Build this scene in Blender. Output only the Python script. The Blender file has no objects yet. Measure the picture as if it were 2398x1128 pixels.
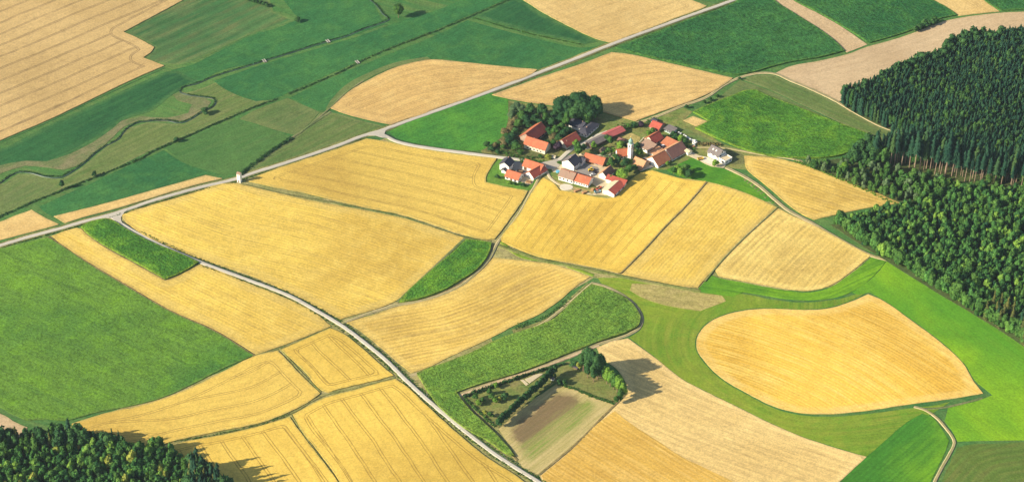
import bpy, math, random
import numpy as np
from mathutils import Vector
from mathutils.geometry import delaunay_2d_cdt
R = math.radians
random.seed(7); rng = np.random.default_rng(7)
scn = bpy.context.scene
COL = scn.collection
# ---------------------------------------------------------------- camera, sky, sun, exposure
FPX, CX, CY = 4816.0, 1199.0, 564.0
TH = R(36.5); CAMH = 850.0
cd = bpy.data.cameras.new('camera'); cam = bpy.data.objects.new('camera', cd); COL.objects.link(cam)
cam.location = (0, 0, CAMH); cam.rotation_euler = (R(90) - TH, 0, 0)
cd.sensor_width = 36.0; cd.lens = 36.0 * FPX / 2398.0; cd.clip_start = 1.0; cd.clip_end = 60000.0
scn.camera = cam
SUN_EL, SUN_AZ = R(27), R(19)            # light travels towards +x, turned SUN_AZ towards +y
w = bpy.data.worlds.new('World'); scn.world = w; w.use_nodes = True
nt = w.node_tree; sky = nt.nodes.new('ShaderNodeTexSky'); sky.sky_type = 'NISHITA'; sky.sun_disc = False
tosun = Vector((-math.cos(SUN_AZ) * math.cos(SUN_EL), -math.sin(SUN_AZ) * math.cos(SUN_EL), math.sin(SUN_EL)))
sky.sun_elevation = SUN_EL; sky.sun_rotation = math.atan2(tosun.x, tosun.y)
bg = nt.nodes['Background']; bg.inputs['Strength'].default_value = 0.075
nt.links.new(sky.outputs[0], bg.inputs['Color'])
sd = bpy.data.lights.new('sun', 'SUN'); sun = bpy.data.objects.new('sun', sd); COL.objects.link(sun)
sd.energy = 4.2; sd.angle = R(0.5); sd.color = (1.0, 0.89, 0.69)
sun.rotation_euler = tosun.to_track_quat('Z', 'Y').to_euler(); sun.location = tosun * 3000
scn.view_settings.view_transform = 'Standard'; scn.view_settings.look = 'None'
scn.view_settings.exposure = 1.05; scn.view_settings.gamma = 1.0
# ---------------------------------------------------------------- terrain
def Hh(x, y):
    return (2.6 * np.sin(x / 92 + 0.9) * np.sin(y / 104 + 0.3) + 1.6 * np.sin(x / 61 - y / 83 + 1.0)
            + 0.5 * np.sin(x / 29 + 0.4) * np.sin(y / 33 + 1.7))
def g(px, py):                            # photo pixel -> point on the terrain
    u = (px - CX) / FPX; v = (py - CY) / FPX
    dx, dy, dz = u, math.cos(TH) - math.sin(TH) * v, -(math.sin(TH) + math.cos(TH) * v)
    h = 0.0
    for _ in range(8):
        t = (CAMH - h) / -dz; h = float(Hh(t * dx, t * dy))
    return np.array((t * dx, t * dy))
def gp(pts): return np.array([g(*p) for p in pts])
def tag(o, label=None, cat=None, group=None, kind=None):
    if label: o['label'] = label
    if cat: o['category'] = cat
    if group: o['group'] = group
    if kind: o['kind'] = kind
    return o
def link(name, me, parent=None):
    o = bpy.data.objects.new(name, me); COL.objects.link(o)
    if parent: o.parent = parent
    return o
def empty(name, loc):
    o = bpy.data.objects.new(name, None); COL.objects.link(o); o.location = loc; o.empty_display_size = 1; return o
# ---------------------------------------------------------------- node helpers
class N:
    def __init__(s, name):
        s.m = bpy.data.materials.new(name); s.m.use_nodes = True; s.t = s.m.node_tree; s.t.nodes.clear()
        s.out = s.t.nodes.new('ShaderNodeOutputMaterial')
    def n(s, typ, **kw):
        x = s.t.nodes.new(typ)
        for k, v in kw.items(): setattr(x, k, v)
        return x
    def set(s, sock, v):
        if isinstance(v, bpy.types.NodeSocket): s.t.links.new(v, sock)
        elif v is not None: sock.default_value = (*v, 1) if isinstance(v, tuple) and len(v) == 3 and sock.type == 'RGBA' else v
    def math(s, op, a, b=None, c=None, clamp=False):
        x = s.n('ShaderNodeMath', operation=op, use_clamp=clamp)
        s.set(x.inputs[0], a); s.set(x.inputs[1], b)
        if c is not None: s.set(x.inputs[2], c)
        return x.outputs[0]
    def mix(s, f, a, b, blend='MIX'):
        x = s.n('ShaderNodeMix', data_type='RGBA', blend_type=blend)
        s.set(x.inputs[0], f); s.set(x.inputs[6], a); s.set(x.inputs[7], b); return x.outputs[2]
    def rng(s, v, a, b, c=0.0, d=1.0, smooth=False):
        x = s.n('ShaderNodeMapRange', interpolation_type='SMOOTHSTEP' if smooth else 'LINEAR')
        s.set(x.inputs[0], v)
        for i, q in enumerate((a, b, c, d)): s.set(x.inputs[i + 1], q)
        return x.outputs[0]
    def noise(s, vec, scale, detail=2, rough=.5, dist=0):
        x = s.n('ShaderNodeTexNoise'); s.set(x.inputs['Vector'], vec)
        x.inputs['Scale'].default_value = scale; x.inputs['Detail'].default_value = detail
        x.inputs['Roughness'].default_value = rough; x.inputs['Distortion'].default_value = dist
        return x.outputs['Fac']
    def comb(s, x, y, z=0.0):
        q = s.n('ShaderNodeCombineXYZ'); s.set(q.inputs[0], x); s.set(q.inputs[1], y); s.set(q.inputs[2], z); return q.outputs[0]
    def pos(s): return s.n('ShaderNodeTexCoord').outputs['Object']
    def attr(s, name, out='Fac'):
        x = s.n('ShaderNodeAttribute', attribute_name=name); return x.outputs[out]
    def finish(s, col, rough=.9, bump=None, bstr=.5, bdist=.2, spec=.15, metal=0):
        p = s.n('ShaderNodeBsdfPrincipled'); s.set(p.inputs['Base Color'], col); s.set(p.inputs['Roughness'], rough)
        p.inputs['Specular IOR Level'].default_value = spec; p.inputs['Metallic'].default_value = metal
        if bump is not None:
            b = s.n('ShaderNodeBump'); b.inputs['Strength'].default_value = bstr; b.inputs['Distance'].default_value = bdist
            s.set(b.inputs['Height'], bump); s.t.links.new(b.outputs[0], p.inputs['Normal'])
        s.t.links.new(p.outputs[0], s.out.inputs[0]); return s.m
def crop_mat(name, A, B, C=None, streak=.5, sfreq=.35, slen=.02, rows=0, rowamt=.25, tram=0, tcol=None, tw=.28, tgap=.85, head=9,
             ecol=None, ew=2.0, grain=.35, gscale=.9, bump=.3, bdist=.25, big=.010, bigpow=.28, hlight=None, hw=10, tamt=.75, mid=None, midamt=.0, wobble=3.0):
    """soft patches of A and B, streaks of C along the rows, wheel tracks, a worn border"""
    k = N(name); P = k.pos(); uv = k.n('ShaderNodeUVMap', uv_map='rows').outputs[0]
    sp = k.n('ShaderNodeSeparateXYZ'); k.set(sp.inputs[0], uv); u, v = sp.outputs[0], sp.outputs[1]
    n1 = k.noise(P, big, 4, .6, .4); f = k.rng(n1, .5 - bigpow * .5, .5 + bigpow * .5, smooth=True)
    col = k.mix(f, A, B)
    wob = k.math('MULTIPLY', k.math('SUBTRACT', k.noise(P, .03, 2), .5), wobble)
    vw = k.math('ADD', v, wob)
    if C:
        sn = k.noise(k.comb(k.math('MULTIPLY', u, slen), k.math('MULTIPLY', v, sfreq), 0), 1.0, 4, .65)
        sn2 = k.noise(P, .035, 3, .6)
        ff = k.math('MULTIPLY', k.rng(sn, .44, .60), k.rng(sn2, .3, .62, .25, 1.0))
        col = k.mix(k.math('MULTIPLY', ff, streak), col, C)
    if mid:
        sn = k.noise(P, .06, 5, .65, .6)
        col = k.mix(k.math('MULTIPLY', k.rng(sn, .47, .66), midamt), col, mid)
    h = None
    if rows:
        r = k.math('SINE', k.math('MULTIPLY', vw, 2 * math.pi / rows))
        rr = k.rng(r, -1, 1, 1 - rowamt, 1 + rowamt * .5); col = k.mix(1.0, col, k.comb(rr, rr, rr), 'MULTIPLY')
    e = k.attr('edge'); ej = k.math('ADD', e, k.math('MULTIPLY', k.math('SUBTRACT', k.noise(P, .5, 3, .7), .5), 1.6))
    if hlight:
        hf = k.rng(ej, hw - 2.5, hw + 1.0, 1, 0, smooth=True); col = k.mix(k.math('MULTIPLY', k.math('MULTIPLY', hf, k.rng(k.noise(P, .07, 4, .7), .35, .6, .35, 1)), .6), col, hlight)
    if tram:
        tc = tcol or tuple(c * .45 for c in A)
        def track(d): return k.rng(k.math('ABSOLUTE', k.math('SUBTRACT', d, tgap)), tw * .5, tw, 1, 0)
        fr = k.math('FRACT', k.math('DIVIDE', vw, tram))
        d1 = k.math('MULTIPLY', k.math('ABSOLUTE', k.math('SUBTRACT', fr, .5)), tram)
        t = track(d1)
        if head:
            t = k.math('MULTIPLY', t, k.rng(e, head - .6, head, 0, 1))
            d2 = k.math('ABSOLUTE', k.math('SUBTRACT', e, head)); t = k.math('MAXIMUM', t, track(d2))
        br = k.rng(k.noise(P, .12, 3, .6), .3, .5, .45, 1)
        col = k.mix(k.math('MULTIPLY', k.math('MULTIPLY', t, br), tamt), col, tc)
    if ecol: col = k.mix(k.math('MULTIPLY', k.rng(ej, ew * .4, ew, .8, 0), k.rng(k.noise(P, .15, 3, .7), .38, .58, .25, 1)), col, ecol)
    gr = k.noise(P, gscale * .8, 2, .8); gr2 = k.noise(P, gscale * .16, 4, .65)
    fs = k.noise(k.comb(k.math('MULTIPLY', u, .05), k.math('MULTIPLY', v, .55), 3.3), 1.0, 3, .7)
    gg = k.math('ADD', k.math('MULTIPLY', k.rng(gr, .32, .68, -1, 1), grain * 1.15), k.math('MULTIPLY', k.rng(gr2, .3, .7, -1, 1), grain * .5))
    gg = k.math('ADD', gg, k.math('MULTIPLY', k.rng(fs, .3, .7, -1, 1), grain * .40))
    gm = k.math('ADD', gg, 1.0); col = k.mix(1.0, col, k.comb(gm, gm, gm), 'MULTIPLY')
    bh = k.noise(P, gscale * .8, 3, .75)
    return k.finish(col, .95, bh, bump, bdist, .05)
# ---------------------------------------------------------------- polygons and strips draped on the terrain
def smooth_poly(P, closed=True, step=4.0, sharp=32, jit=.18):
    n = len(P); out = []
    def tan(i):
        if not closed and (i == 0 or i == n - 1): return None
        a, b, c = P[(i - 1) % n], P[i], P[(i + 1) % n]
        d1, d2 = b - a, c - b
        l1, l2 = np.linalg.norm(d1), np.linalg.norm(d2)
        if l1 < 1e-6 or l2 < 1e-6: return None
        ang = math.degrees(math.acos(max(-1, min(1, float(d1 @ d2) / (l1 * l2)))))
        if ang > sharp: return None
        t = d1 / l1 + d2 / l2; return t / np.linalg.norm(t)
    T = [tan(i) for i in range(n)]
    for i in range(n if closed else n - 1):
        a, b = P[i], P[(i + 1) % n]; L = float(np.linalg.norm(b - a)); d = (b - a) / max(L, 1e-6)
        m0 = (T[i] if T[i] is not None else d) * L; m1 = (T[(i + 1) % n] if T[(i + 1) % n] is not None else d) * L
        k = max(1, int(round(L / step))); nn = np.array((-d[1], d[0]))
        for j in range(k):
            s = j / k; s2, s3 = s * s, s * s * s
            p = (2 * s3 - 3 * s2 + 1) * a + (s3 - 2 * s2 + s) * m0 + (-2 * s3 + 3 * s2) * b + (s3 - s2) * m1
            if j: p = p + nn * random.uniform(-jit, jit)
            out.append(p)
    if not closed: out.append(P[-1])
    return np.array(out)
def inside(poly, X):
    x, y = X[:, 0], X[:, 1]; r = np.zeros(len(X), bool); n = len(poly)
    for i in range(n):
        x1, y1 = poly[i]; x2, y2 = poly[(i + 1) % n]
        if y1 == y2: continue
        c = ((y1 > y) != (y2 > y)) & (x < (x2 - x1) * (y - y1) / (y2 - y1) + x1); r ^= c
    return r
def dist_poly(poly, X):
    a = poly; b = np.roll(poly, -1, 0); d = np.full(len(X), 1e9)
    for i in range(len(a)):
        e = b[i] - a[i]; L = float(e @ e)
        if L < 1e-9: continue
        t = np.clip(((X - a[i]) @ e) / L, 0, 1); q = X - (a[i] + t[:, None] * e)
        d = np.minimum(d, np.sqrt((q ** 2).sum(1)))
    return d
def guide_uv(G, X):
    best = np.full(len(X), 1e18); U = np.zeros(len(X)); V = np.zeros(len(X)); s = 0; m = len(G) - 1
    for i in range(m):
        e = G[i + 1] - G[i]; L = float(np.linalg.norm(e)); e = e / L; r = X - G[i]; t = r @ e
        lo = -1e9 if i == 0 else 0; hi = 1e9 if i == m - 1 else L
        tc = np.clip(t, lo, hi); q = r - tc[:, None] * e; d = (q ** 2).sum(1); c = e[0] * r[:, 1] - e[1] * r[:, 0]
        k = d < best; best[k] = d[k]; U[k] = s + tc[k]; V[k] = np.sign(c[k]) * np.sqrt(d[k]); s += L
    return U, V
def new_mesh(name, V, F, mats, matidx=None, smooth=False):
    me = bpy.data.meshes.new(name); V = np.asarray(V, float); F = np.asarray(F, np.int32)
    k = F.shape[1]; me.vertices.add(len(V)); me.vertices.foreach_set('co', V.ravel())
    me.loops.add(F.size); me.loops.foreach_set('vertex_index', F.ravel())
    me.polygons.add(len(F)); me.polygons.foreach_set('loop_start', np.arange(len(F)) * k)
    try: me.polygons.foreach_set('loop_total', np.full(len(F), k))
    except Exception: pass
    for m in (mats if isinstance(mats, (list, tuple)) else [mats]): me.materials.append(m)
    if matidx is not None: me.polygons.foreach_set('material_index', np.asarray(matidx, np.int32))
    if smooth: me.polygons.foreach_set('use_smooth', np.ones(len(F), bool))
    me.update(calc_edges=True); return me
def fattr(me, name, vals):
    a = me.attributes.new(name, 'FLOAT', 'POINT'); a.data.foreach_set('value', np.asarray(vals, np.float32))
def set_uv(me, U, V):
    l = me.uv_layers.new(name='rows'); vi = np.empty(len(me.loops), np.int32); me.loops.foreach_get('vertex_index', vi)
    l.data.foreach_set('uv', np.stack([U[vi], V[vi]], 1).astype(np.float32).ravel())
NF = 0
def field(name, px, mat, z=.1, rows=None, label=None, step=4.0, sharp=32, skirt=1.2, world=None, jit=.18):
    global NF; NF += 1
    P = world if world is not None else gp(px)
    B = smooth_poly(P, True, step, sharp, jit)
    lo, hi = B.min(0), B.max(0)
    xs = np.arange(lo[0], hi[0], step); ys = np.arange(lo[1], hi[1], step * .87)
    gx, gy = np.meshgrid(xs, ys); gx = gx + (np.arange(len(ys)) % 2)[:, None] * step * .5
    X = np.stack([gx.ravel(), gy.ravel()], 1); X = X[inside(B, X)]
    if len(X): X = X[dist_poly(B, X) > step * .35]
    pts = [Vector(p) for p in B] + [Vector(p) for p in X]; nb = len(B)
    r = delaunay_2d_cdt(pts, [], [list(range(nb))], 1, 1e-4)
    V2 = np.array([(v.x, v.y) for v in r[0]]); F = np.array([f for f in r[2] if len(f) == 3])
    a, b, c = V2[F[:, 0]], V2[F[:, 1]], V2[F[:, 2]]
    ar = (b[:, 0] - a[:, 0]) * (c[:, 1] - a[:, 1]) - (b[:, 1] - a[:, 1]) * (c[:, 0] - a[:, 0])
    F[ar < 0] = F[ar < 0][:, ::-1]
    E = dist_poly(B, V2)
    nv = len(V2); ccw = 0.5 * float(np.sum(B[:, 0] * np.roll(B[:, 1], -1) - np.roll(B[:, 0], -1) * B[:, 1])) > 0
    top = np.arange(nv, nv + nb); bot = top + nb; t2 = np.roll(top, -1); b2 = np.roll(bot, -1)
    S = np.concatenate([np.stack([top, bot, b2], 1), np.stack([top, b2, t2], 1)])
    if not ccw: S = S[:, ::-1]
    A2 = np.concatenate([V2, B, B]); Z = Hh(A2[:, 0], A2[:, 1]) + z; Z[nv + nb:] -= z + skirt
    V = np.column_stack([A2, Z]); F = np.concatenate([F, S])
    me = new_mesh(name, V, F, mat); fattr(me, 'edge', np.concatenate([E, np.zeros(2 * nb)]))
    if rows is None: U, W = A2[:, 0].copy(), A2[:, 1].copy()
    elif rows[0] == 'fan':
        G1, G2 = gp(rows[1]), gp(rows[2]); U, d1 = guide_uv(G1, A2); _, d2 = guide_uv(G2, A2)
        W = rows[3] * np.abs(d1) / (np.abs(d1) + np.abs(d2) + 1e-6)
    else: U, W = guide_uv(smooth_poly(gp(rows), False, 8, 60, 0), A2)
    set_uv(me, U, W)
    o = link(name, me); tag(o, label, kind='structure'); return o
def strip(name, px, width, mat, z=.12, label=None, kind='structure', wj=.12, step=3.0, skirt=.6, sharp=60, world=None):
    P = smooth_poly(world if world is not None else gp(px), False, step, sharp, .05)
    T = np.gradient(P, axis=0); T /= np.linalg.norm(T, axis=1)[:, None]; Nn = np.stack([-T[:, 1], T[:, 0]], 1)
    s = np.concatenate([[0], np.cumsum(np.linalg.norm(np.diff(P, axis=0), axis=1))]); n = len(P)
    cols = np.array([-1, -1, -.5, 0, .5, 1, 1.]); V = []; U = []; W = []
    for k, c in enumerate(cols):
        ww = width * .5 * (1 + rng.uniform(-wj, wj, n) * (abs(c) == 1)) if np.isscalar(width) else np.asarray(width) * .5
        Q = P + Nn * (ww * c)[:, None]; zz = Hh(Q[:, 0], Q[:, 1]) + z - (z + skirt if k in (0, 6) else 0)
        V.append(np.column_stack([Q, zz])); U.append(s); W.append(np.full(n, c * width * .5))
    V = np.concatenate(V); F = []
    for k in range(6):
        for i in range(n - 1): F.append((k * n + i, k * n + i + 1, (k + 1) * n + i + 1, (k + 1) * n + i))
    me = new_mesh(name, V, np.array(F)[:, ::-1] if False else F, mat); set_uv(me, np.concatenate(U), np.concatenate(W))
    fattr(me, 'edge', np.minimum.reduce([width * .5 - np.abs(np.concatenate(W))])); o = link(name, me)
    tag(o, label, kind=kind); return o
# ---------------------------------------------------------------- colours (base colours, linear)
G1_ = (.085, .17, .035); G2_ = (.12, .20, .045); OL = (.20, .22, .07); OL2 = (.25, .25, .09)
WH = (.62, .42, .125); WH2 = (.56, .35, .09); TAN = (.60, .42, .19); TAN2 = (.53, .35, .14); STRAW = (.70, .54, .26)
M = {}
M['base'] = crop_mat('valley_grass', (0.042, 0.135, 0.036), (0.071, 0.171, 0.041), OL, .35, .15, .01, grain=.24, big=.006, bigpow=.25, mid=(0.101, 0.180, 0.045), midamt=.5)
M['gold'] = crop_mat('ripe_wheat', (0.644, 0.451, 0.098), (0.492, 0.324, 0.069), (0.448, 0.294, 0.064), .45, .3, .01, tram=13.5, tcol=(0.272, 0.181, 0.049), tw=.30, tgap=.8, tamt=.85, grain=.15, gscale=1.1, ecol=(0.390, 0.313, 0.098), ew=1.6, big=.007, mid=(0.721, 0.523, 0.121), midamt=0.28)
M['gold_tight'] = crop_mat('ripe_wheat_tracks', (0.682, 0.475, 0.093), (0.526, 0.350, 0.065), (0.488, 0.323, 0.061), .35, .3, .01, tram=13.0, tcol=(0.272, 0.171, 0.037), tw=.34, tgap=.85, grain=.13, ecol=(0.390, 0.313, 0.081), ew=1.2, big=.008, head=6, tamt=.85, mid=(0.742, 0.532, 0.121), midamt=0.22)
M['gold_fan'] = crop_mat('ripe_wheat_rows', (0.721, 0.504, 0.093), (0.544, 0.360, 0.058), (0.508, 0.323, 0.057), .45, .4, .012, wobble=.10, tram=1.0, tcol=(0.263, 0.171, 0.037), tw=.030, tgap=.075, grain=.14, ecol=(0.439, 0.332, 0.081), ew=1.5, big=.012, head=6, tamt=.85, mid=(0.780, 0.570, 0.130), midamt=0.22)
M['stub_gold'] = crop_mat('golden_stubble', (0.748, 0.531, 0.103), (0.565, 0.380, 0.073), (0.486, 0.334, 0.081), .75, .5, .012, rows=2.6, rowamt=.10, grain=.16, ecol=(0.405, 0.295, 0.089), ew=2.4, big=.006, bigpow=.30, hlight=(0.586, 0.433, 0.126), hw=8, mid=(0.831, 0.620, 0.163), midamt=0.33)
M['stub_curve'] = crop_mat('curved_stubble', (0.688, 0.472, 0.111), (0.528, 0.354, 0.080), (0.426, 0.285, 0.081), .85, .30, .012, rows=3.4, rowamt=.12, grain=.16, ecol=(0.405, 0.295, 0.089), ew=2.0, hlight=(0.669, 0.491, 0.148), hw=6, mid=(0.770, 0.570, 0.170), midamt=0.28)
M['tan'] = crop_mat('tan_grain', (0.624, 0.444, 0.175), (0.541, 0.364, 0.133), (0.458, 0.313, 0.120), .5, .3, .01, tram=13.5, tcol=(0.354, 0.232, 0.092), grain=.16, ecol=(0.395, 0.303, 0.120), ew=1.8, tamt=.6, mid=(0.666, 0.485, 0.202), midamt=.4)
M['tan_wide'] = crop_mat('tan_grain_wide_tracks', (.56, .39, .165), (.49, .335, .135), (.43, .29, .12), .4, .2, .01, tram=14.5, tcol=(.22, .15, .07), tw=.5, tgap=.7, grain=.17, gscale=1.0, head=10, tamt=.85)
M['tan_rows'] = crop_mat('tan_grain_rows', (0.624, 0.424, 0.161), (0.541, 0.353, 0.124), (0.416, 0.273, 0.101), .7, .4, .01, tram=9, tcol=(0.312, 0.202, 0.078), tw=.35, grain=.16, ecol=(0.374, 0.263, 0.120), ew=2.2, tamt=.65, mid=(0.686, 0.495, 0.193), midamt=.4)
M['orange'] = crop_mat('orange_stubble', (.66, .42, .085), (.54, .33, .065), (.74, .51, .16), .6, .5, .012, rows=2.8, rowamt=.08, grain=.15, big=.009, mid=(.50, .30, .065), midamt=.4)
M['bowl'] = crop_mat('round_stubble', (0.748, 0.472, 0.074), (0.565, 0.341, 0.053), (0.810, 0.589, 0.163), .75, .5, .010, rows=2.4, rowamt=.10, grain=.14, ecol=(0.557, 0.393, 0.140), ew=1.2, hlight=(0.708, 0.511, 0.177), hw=7, big=.008, bigpow=.25, mid=(0.567, 0.334, 0.052), midamt=0.28)
M['pale'] = crop_mat('pale_stubble', (.74, .54, .215), (.64, .45, .165), (.44, .30, .115), .65, .5, .025, rows=5.5, rowamt=.06, grain=.17, gscale=1.0, ecol=(.46, .35, .15), ew=1, hlight=(.76, .56, .24), hw=5, mid=(.54, .38, .15), midamt=.3)
M['pale_rows'] = crop_mat('pale_striped_stubble', (0.729, 0.541, 0.163), (0.565, 0.398, 0.107), (0.426, 0.295, 0.089), .75, .45, .016, rows=4.2, rowamt=.09, grain=.19, ecol=(0.507, 0.373, 0.118), ew=1.2, hlight=(0.748, 0.570, 0.192), hw=5, mid=(0.810, 0.620, 0.207), midamt=0.22)
M['soil'] = crop_mat('harvested_pinkish_field', (.53, .395, .235), (.47, .34, .195), (.42, .29, .16), .4, .3, .02, grain=.14, ecol=(.38, .30, .15), ew=2)
M['strip'] = crop_mat('bare_tan_strip', (.56, .42, .25), (.50, .36, .20), (.44, .30, .16), .4, .3, .02, grain=.19)
M['maize'] = crop_mat('maize', (.10, .205, .028), (.15, .265, .035), (.06, .135, .025), .55, .5, .04, rows=1.9, rowamt=.10, grain=.38, gscale=.7, bump=1.0, bdist=1.0, ecol=(.18, .24, .04), ew=1.8, mid=(.20, .31, .035), midamt=.5)
M['maize_dark'] = crop_mat('dark_maize', (0.024, 0.104, 0.029), (0.038, 0.135, 0.034), (0.018, 0.077, 0.025), .5, .5, .05, grain=.36, gscale=.5, bump=1.0, bdist=1.0, ecol=(0.084, 0.180, 0.032), ew=2.2, mid=(0.055, 0.162, 0.032), midamt=.6)
M['maize_vivid'] = crop_mat('bright_maize', (.075, .205, .022), (.05, .155, .02), (.035, .11, .018), .6, .4, .05, rows=2.2, rowamt=.10, grain=.36, gscale=.7, bump=1.0, bdist=1.0, ecol=(.18, .27, .03), ew=1.4, mid=(.15, .30, .022), midamt=.65)
M['beet'] = crop_mat('green_crop', (.115, .225, .03), (.06, .165, .028), (.05, .125, .025), .45, .25, .02, grain=.26, gscale=.7, bump=.8, bdist=.6, ecol=(.12, .20, .04), ew=2, mid=(.15, .31, .02), midamt=.45, tram=22, tcol=(.05, .10, .03), head=0, tamt=.4, big=.0042, bigpow=.22)
M['meadow'] = crop_mat('meadow', (0.055, 0.140, 0.036), (0.076, 0.162, 0.041), (0.101, 0.171, 0.050), .45, .2, .015, grain=.22, rows=0)
M['meadow_dk'] = crop_mat('dark_meadow', (0.018, 0.083, 0.029), (0.029, 0.113, 0.034), (0.046, 0.135, 0.041), .6, .3, .015, grain=.22, ecol=(0.071, 0.162, 0.045), ew=5, big=.008)
M['meadow_teal'] = crop_mat('lush_meadow', (0.029, 0.122, 0.038), (0.044, 0.149, 0.041), (0.025, 0.099, 0.032), .5, .3, .02, grain=.26, mid=(0.067, 0.180, 0.041), midamt=.55)
M['lush'] = crop_mat('lush_grass', (.045, .175, .03), (.075, .23, .03), (.035, .13, .025), .6, .3, .02, grain=.25, mid=(.10, .27, .03), midamt=.5)
M['mown'] = crop_mat('mown_meadow', (0.046, 0.135, 0.041), (0.076, 0.158, 0.050), (0.143, 0.180, 0.063), .95, .11, .008, rows=11, rowamt=.14, grain=.20, ecol=(0.126, 0.198, 0.054), ew=3, mid=(0.109, 0.135, 0.054), midamt=.3)
M['olive'] = crop_mat('olive_meadow', (0.109, 0.167, 0.045), (0.084, 0.149, 0.038), (0.185, 0.198, 0.072), .7, .25, .012, rows=6, rowamt=.06, grain=.20, ecol=(0.168, 0.198, 0.072), ew=3, mid=(0.143, 0.180, 0.054), midamt=.5)
M['olive_ring'] = crop_mat('cut_meadow', (0.101, 0.153, 0.045), (0.084, 0.144, 0.041), (0.160, 0.180, 0.068), .7, .25, .015, grain=.20, hlight=(0.143, 0.180, 0.059), hw=7)
M['sweep'] = crop_mat('sweeping_meadow', (.12, .215, .02), (.20, .275, .026), (.28, .30, .045), .6, .25, .010, rows=5, rowamt=.04, grain=.17, big=.006, bigpow=.22, mid=(.10, .25, .018), midamt=.5)
M['vivid'] = crop_mat('bright_grass', (.085, .25, .018), (.23, .40, .014), (.13, .26, .02), .4, .3, .012, grain=.17, rows=2.4, rowamt=.03, big=.0045, bigpow=.2)
M['vivid_dk'] = crop_mat('deep_green_grass', (.05, .185, .02), (.16, .33, .016), (.04, .14, .016), .6, .3, .012, rows=3, rowamt=.06, grain=.17, big=.008, bigpow=.25)
M['olive_dk'] = crop_mat('dark_ridged_grass', (.07, .13, .025), (.10, .16, .03), (.16, .17, .045), .8, .25, .012, rows=5, rowamt=.10, grain=.20)
M['bank'] = crop_mat('dry_bank', (.13, .16, .06), (.09, .15, .045), (.22, .19, .10), .7, .3, .03, grain=.22, mid=(.24, .20, .11), midamt=.6)
M['garden'] = crop_mat('garden_grass', (.12, .18, .04), (.19, .20, .06), (.30, .24, .09), .5, .1, .1, grain=.25, mid=(.24, .19, .08), midamt=.6)
M['lawn'] = crop_mat('lawn', (.075, .18, .03), (.10, .22, .03), None, grain=.22, mid=(.15, .23, .04), midamt=.5)
M['scrub'] = crop_mat('scrub_ground', (.10, .13, .04), (.16, .15, .06), (.06, .10, .03), .5, .2, .2, grain=.3)
M['dry'] = crop_mat('dry_grass', (.36, .30, .10), (.28, .25, .08), (.45, .35, .15), .5, .2, .1, grain=.25)
M['plot'] = crop_mat('brown_plot', (.25, .16, .095), (.21, .135, .075), (.32, .22, .12), .6, .4, .02, grain=.20, rows=3, rowamt=.05, mid=(.24, .21, .08), midamt=.4)
M['plot_green'] = crop_mat('weedy_plot', (.24, .27, .07), (.30, .27, .10), (.19, .27, .05), .8, .3, .012, grain=.2)
M['plot_straw'] = crop_mat('straw_border', (.50, .40, .18), (.42, .34, .13), (.30, .30, .10), .6, .3, .02, grain=.22)
M['forest_floor'] = crop_mat('forest_floor', (.06, .095, .03), (.085, .11, .035), None, grain=.3)
M['verge'] = crop_mat('verge', (.13, .18, .04), (.19, .20, .06), (.30, .24, .10), .6, .4, .05, grain=.3)
M['verge_dk'] = crop_mat('dark_verge', (.11, .145, .04), (.19, .185, .06), (.32, .27, .11), .6, .5, .06, grain=.36, mid=(.07, .12, .03), midamt=.45)
M['margin'] = crop_mat('straw_margin', (.34, .29, .12), (.22, .22, .07), (.42, .34, .16), .6, .3, .05, grain=.3, mid=(.15, .19, .05), midamt=.7)
M['furrow'] = crop_mat('dark_border', (.24, .18, .08), (.18, .15, .06), (.34, .26, .11), .6, .4, .1, grain=.30)
def plot_mat(name):
    k = N(name); P = k.pos(); uv = k.n('ShaderNodeUVMap', uv_map='rows').outputs[0]; sp = k.n('ShaderNodeSeparateXYZ'); k.set(sp.inputs[0], uv)
    u = sp.outputs[0]; v = k.math('MULTIPLY', sp.outputs[1], -1.0); e = k.attr('edge')
    sn = k.noise(k.comb(k.math('MULTIPLY', u, .025), k.math('MULTIPLY', v, .55), 0), 1.0, 5, .7); s2 = k.noise(k.comb(k.math('MULTIPLY', u, .02), k.math('MULTIPLY', v, .22), 5), 1.0, 4, .65)
    vv = k.math('ADD', v, k.math('MULTIPLY', k.math('SUBTRACT', s2, .5), 22.0))
    col = k.mix(k.rng(sn, .4, .6), (.225, .155, .075), (.18, .135, .06)); green = k.mix(k.rng(sn, .42, .58), (.22, .27, .055), (.33, .29, .10)); straw = k.mix(k.rng(sn, .4, .6), (.52, .41, .18), (.38, .32, .11))
    col = k.mix(k.rng(vv, 18, 25), col, green); col = k.mix(k.rng(vv, 31, 36), col, straw)
    ee = k.math('ADD', e, k.math('MULTIPLY', k.math('SUBTRACT', k.noise(P, .12, 5, .7), .5), 14.0)); col = k.mix(k.rng(ee, 3, 9, 1, 0), col, straw)
    gm = k.rng(k.noise(P, .9, 3, .8), .3, .7, .82, 1.18); return k.finish(k.mix(1.0, col, k.comb(gm, gm, gm), 'MULTIPLY'), .95, k.noise(P, .8, 3), .4, .2)
M['plotmix'] = plot_mat('garden_plot')
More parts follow.
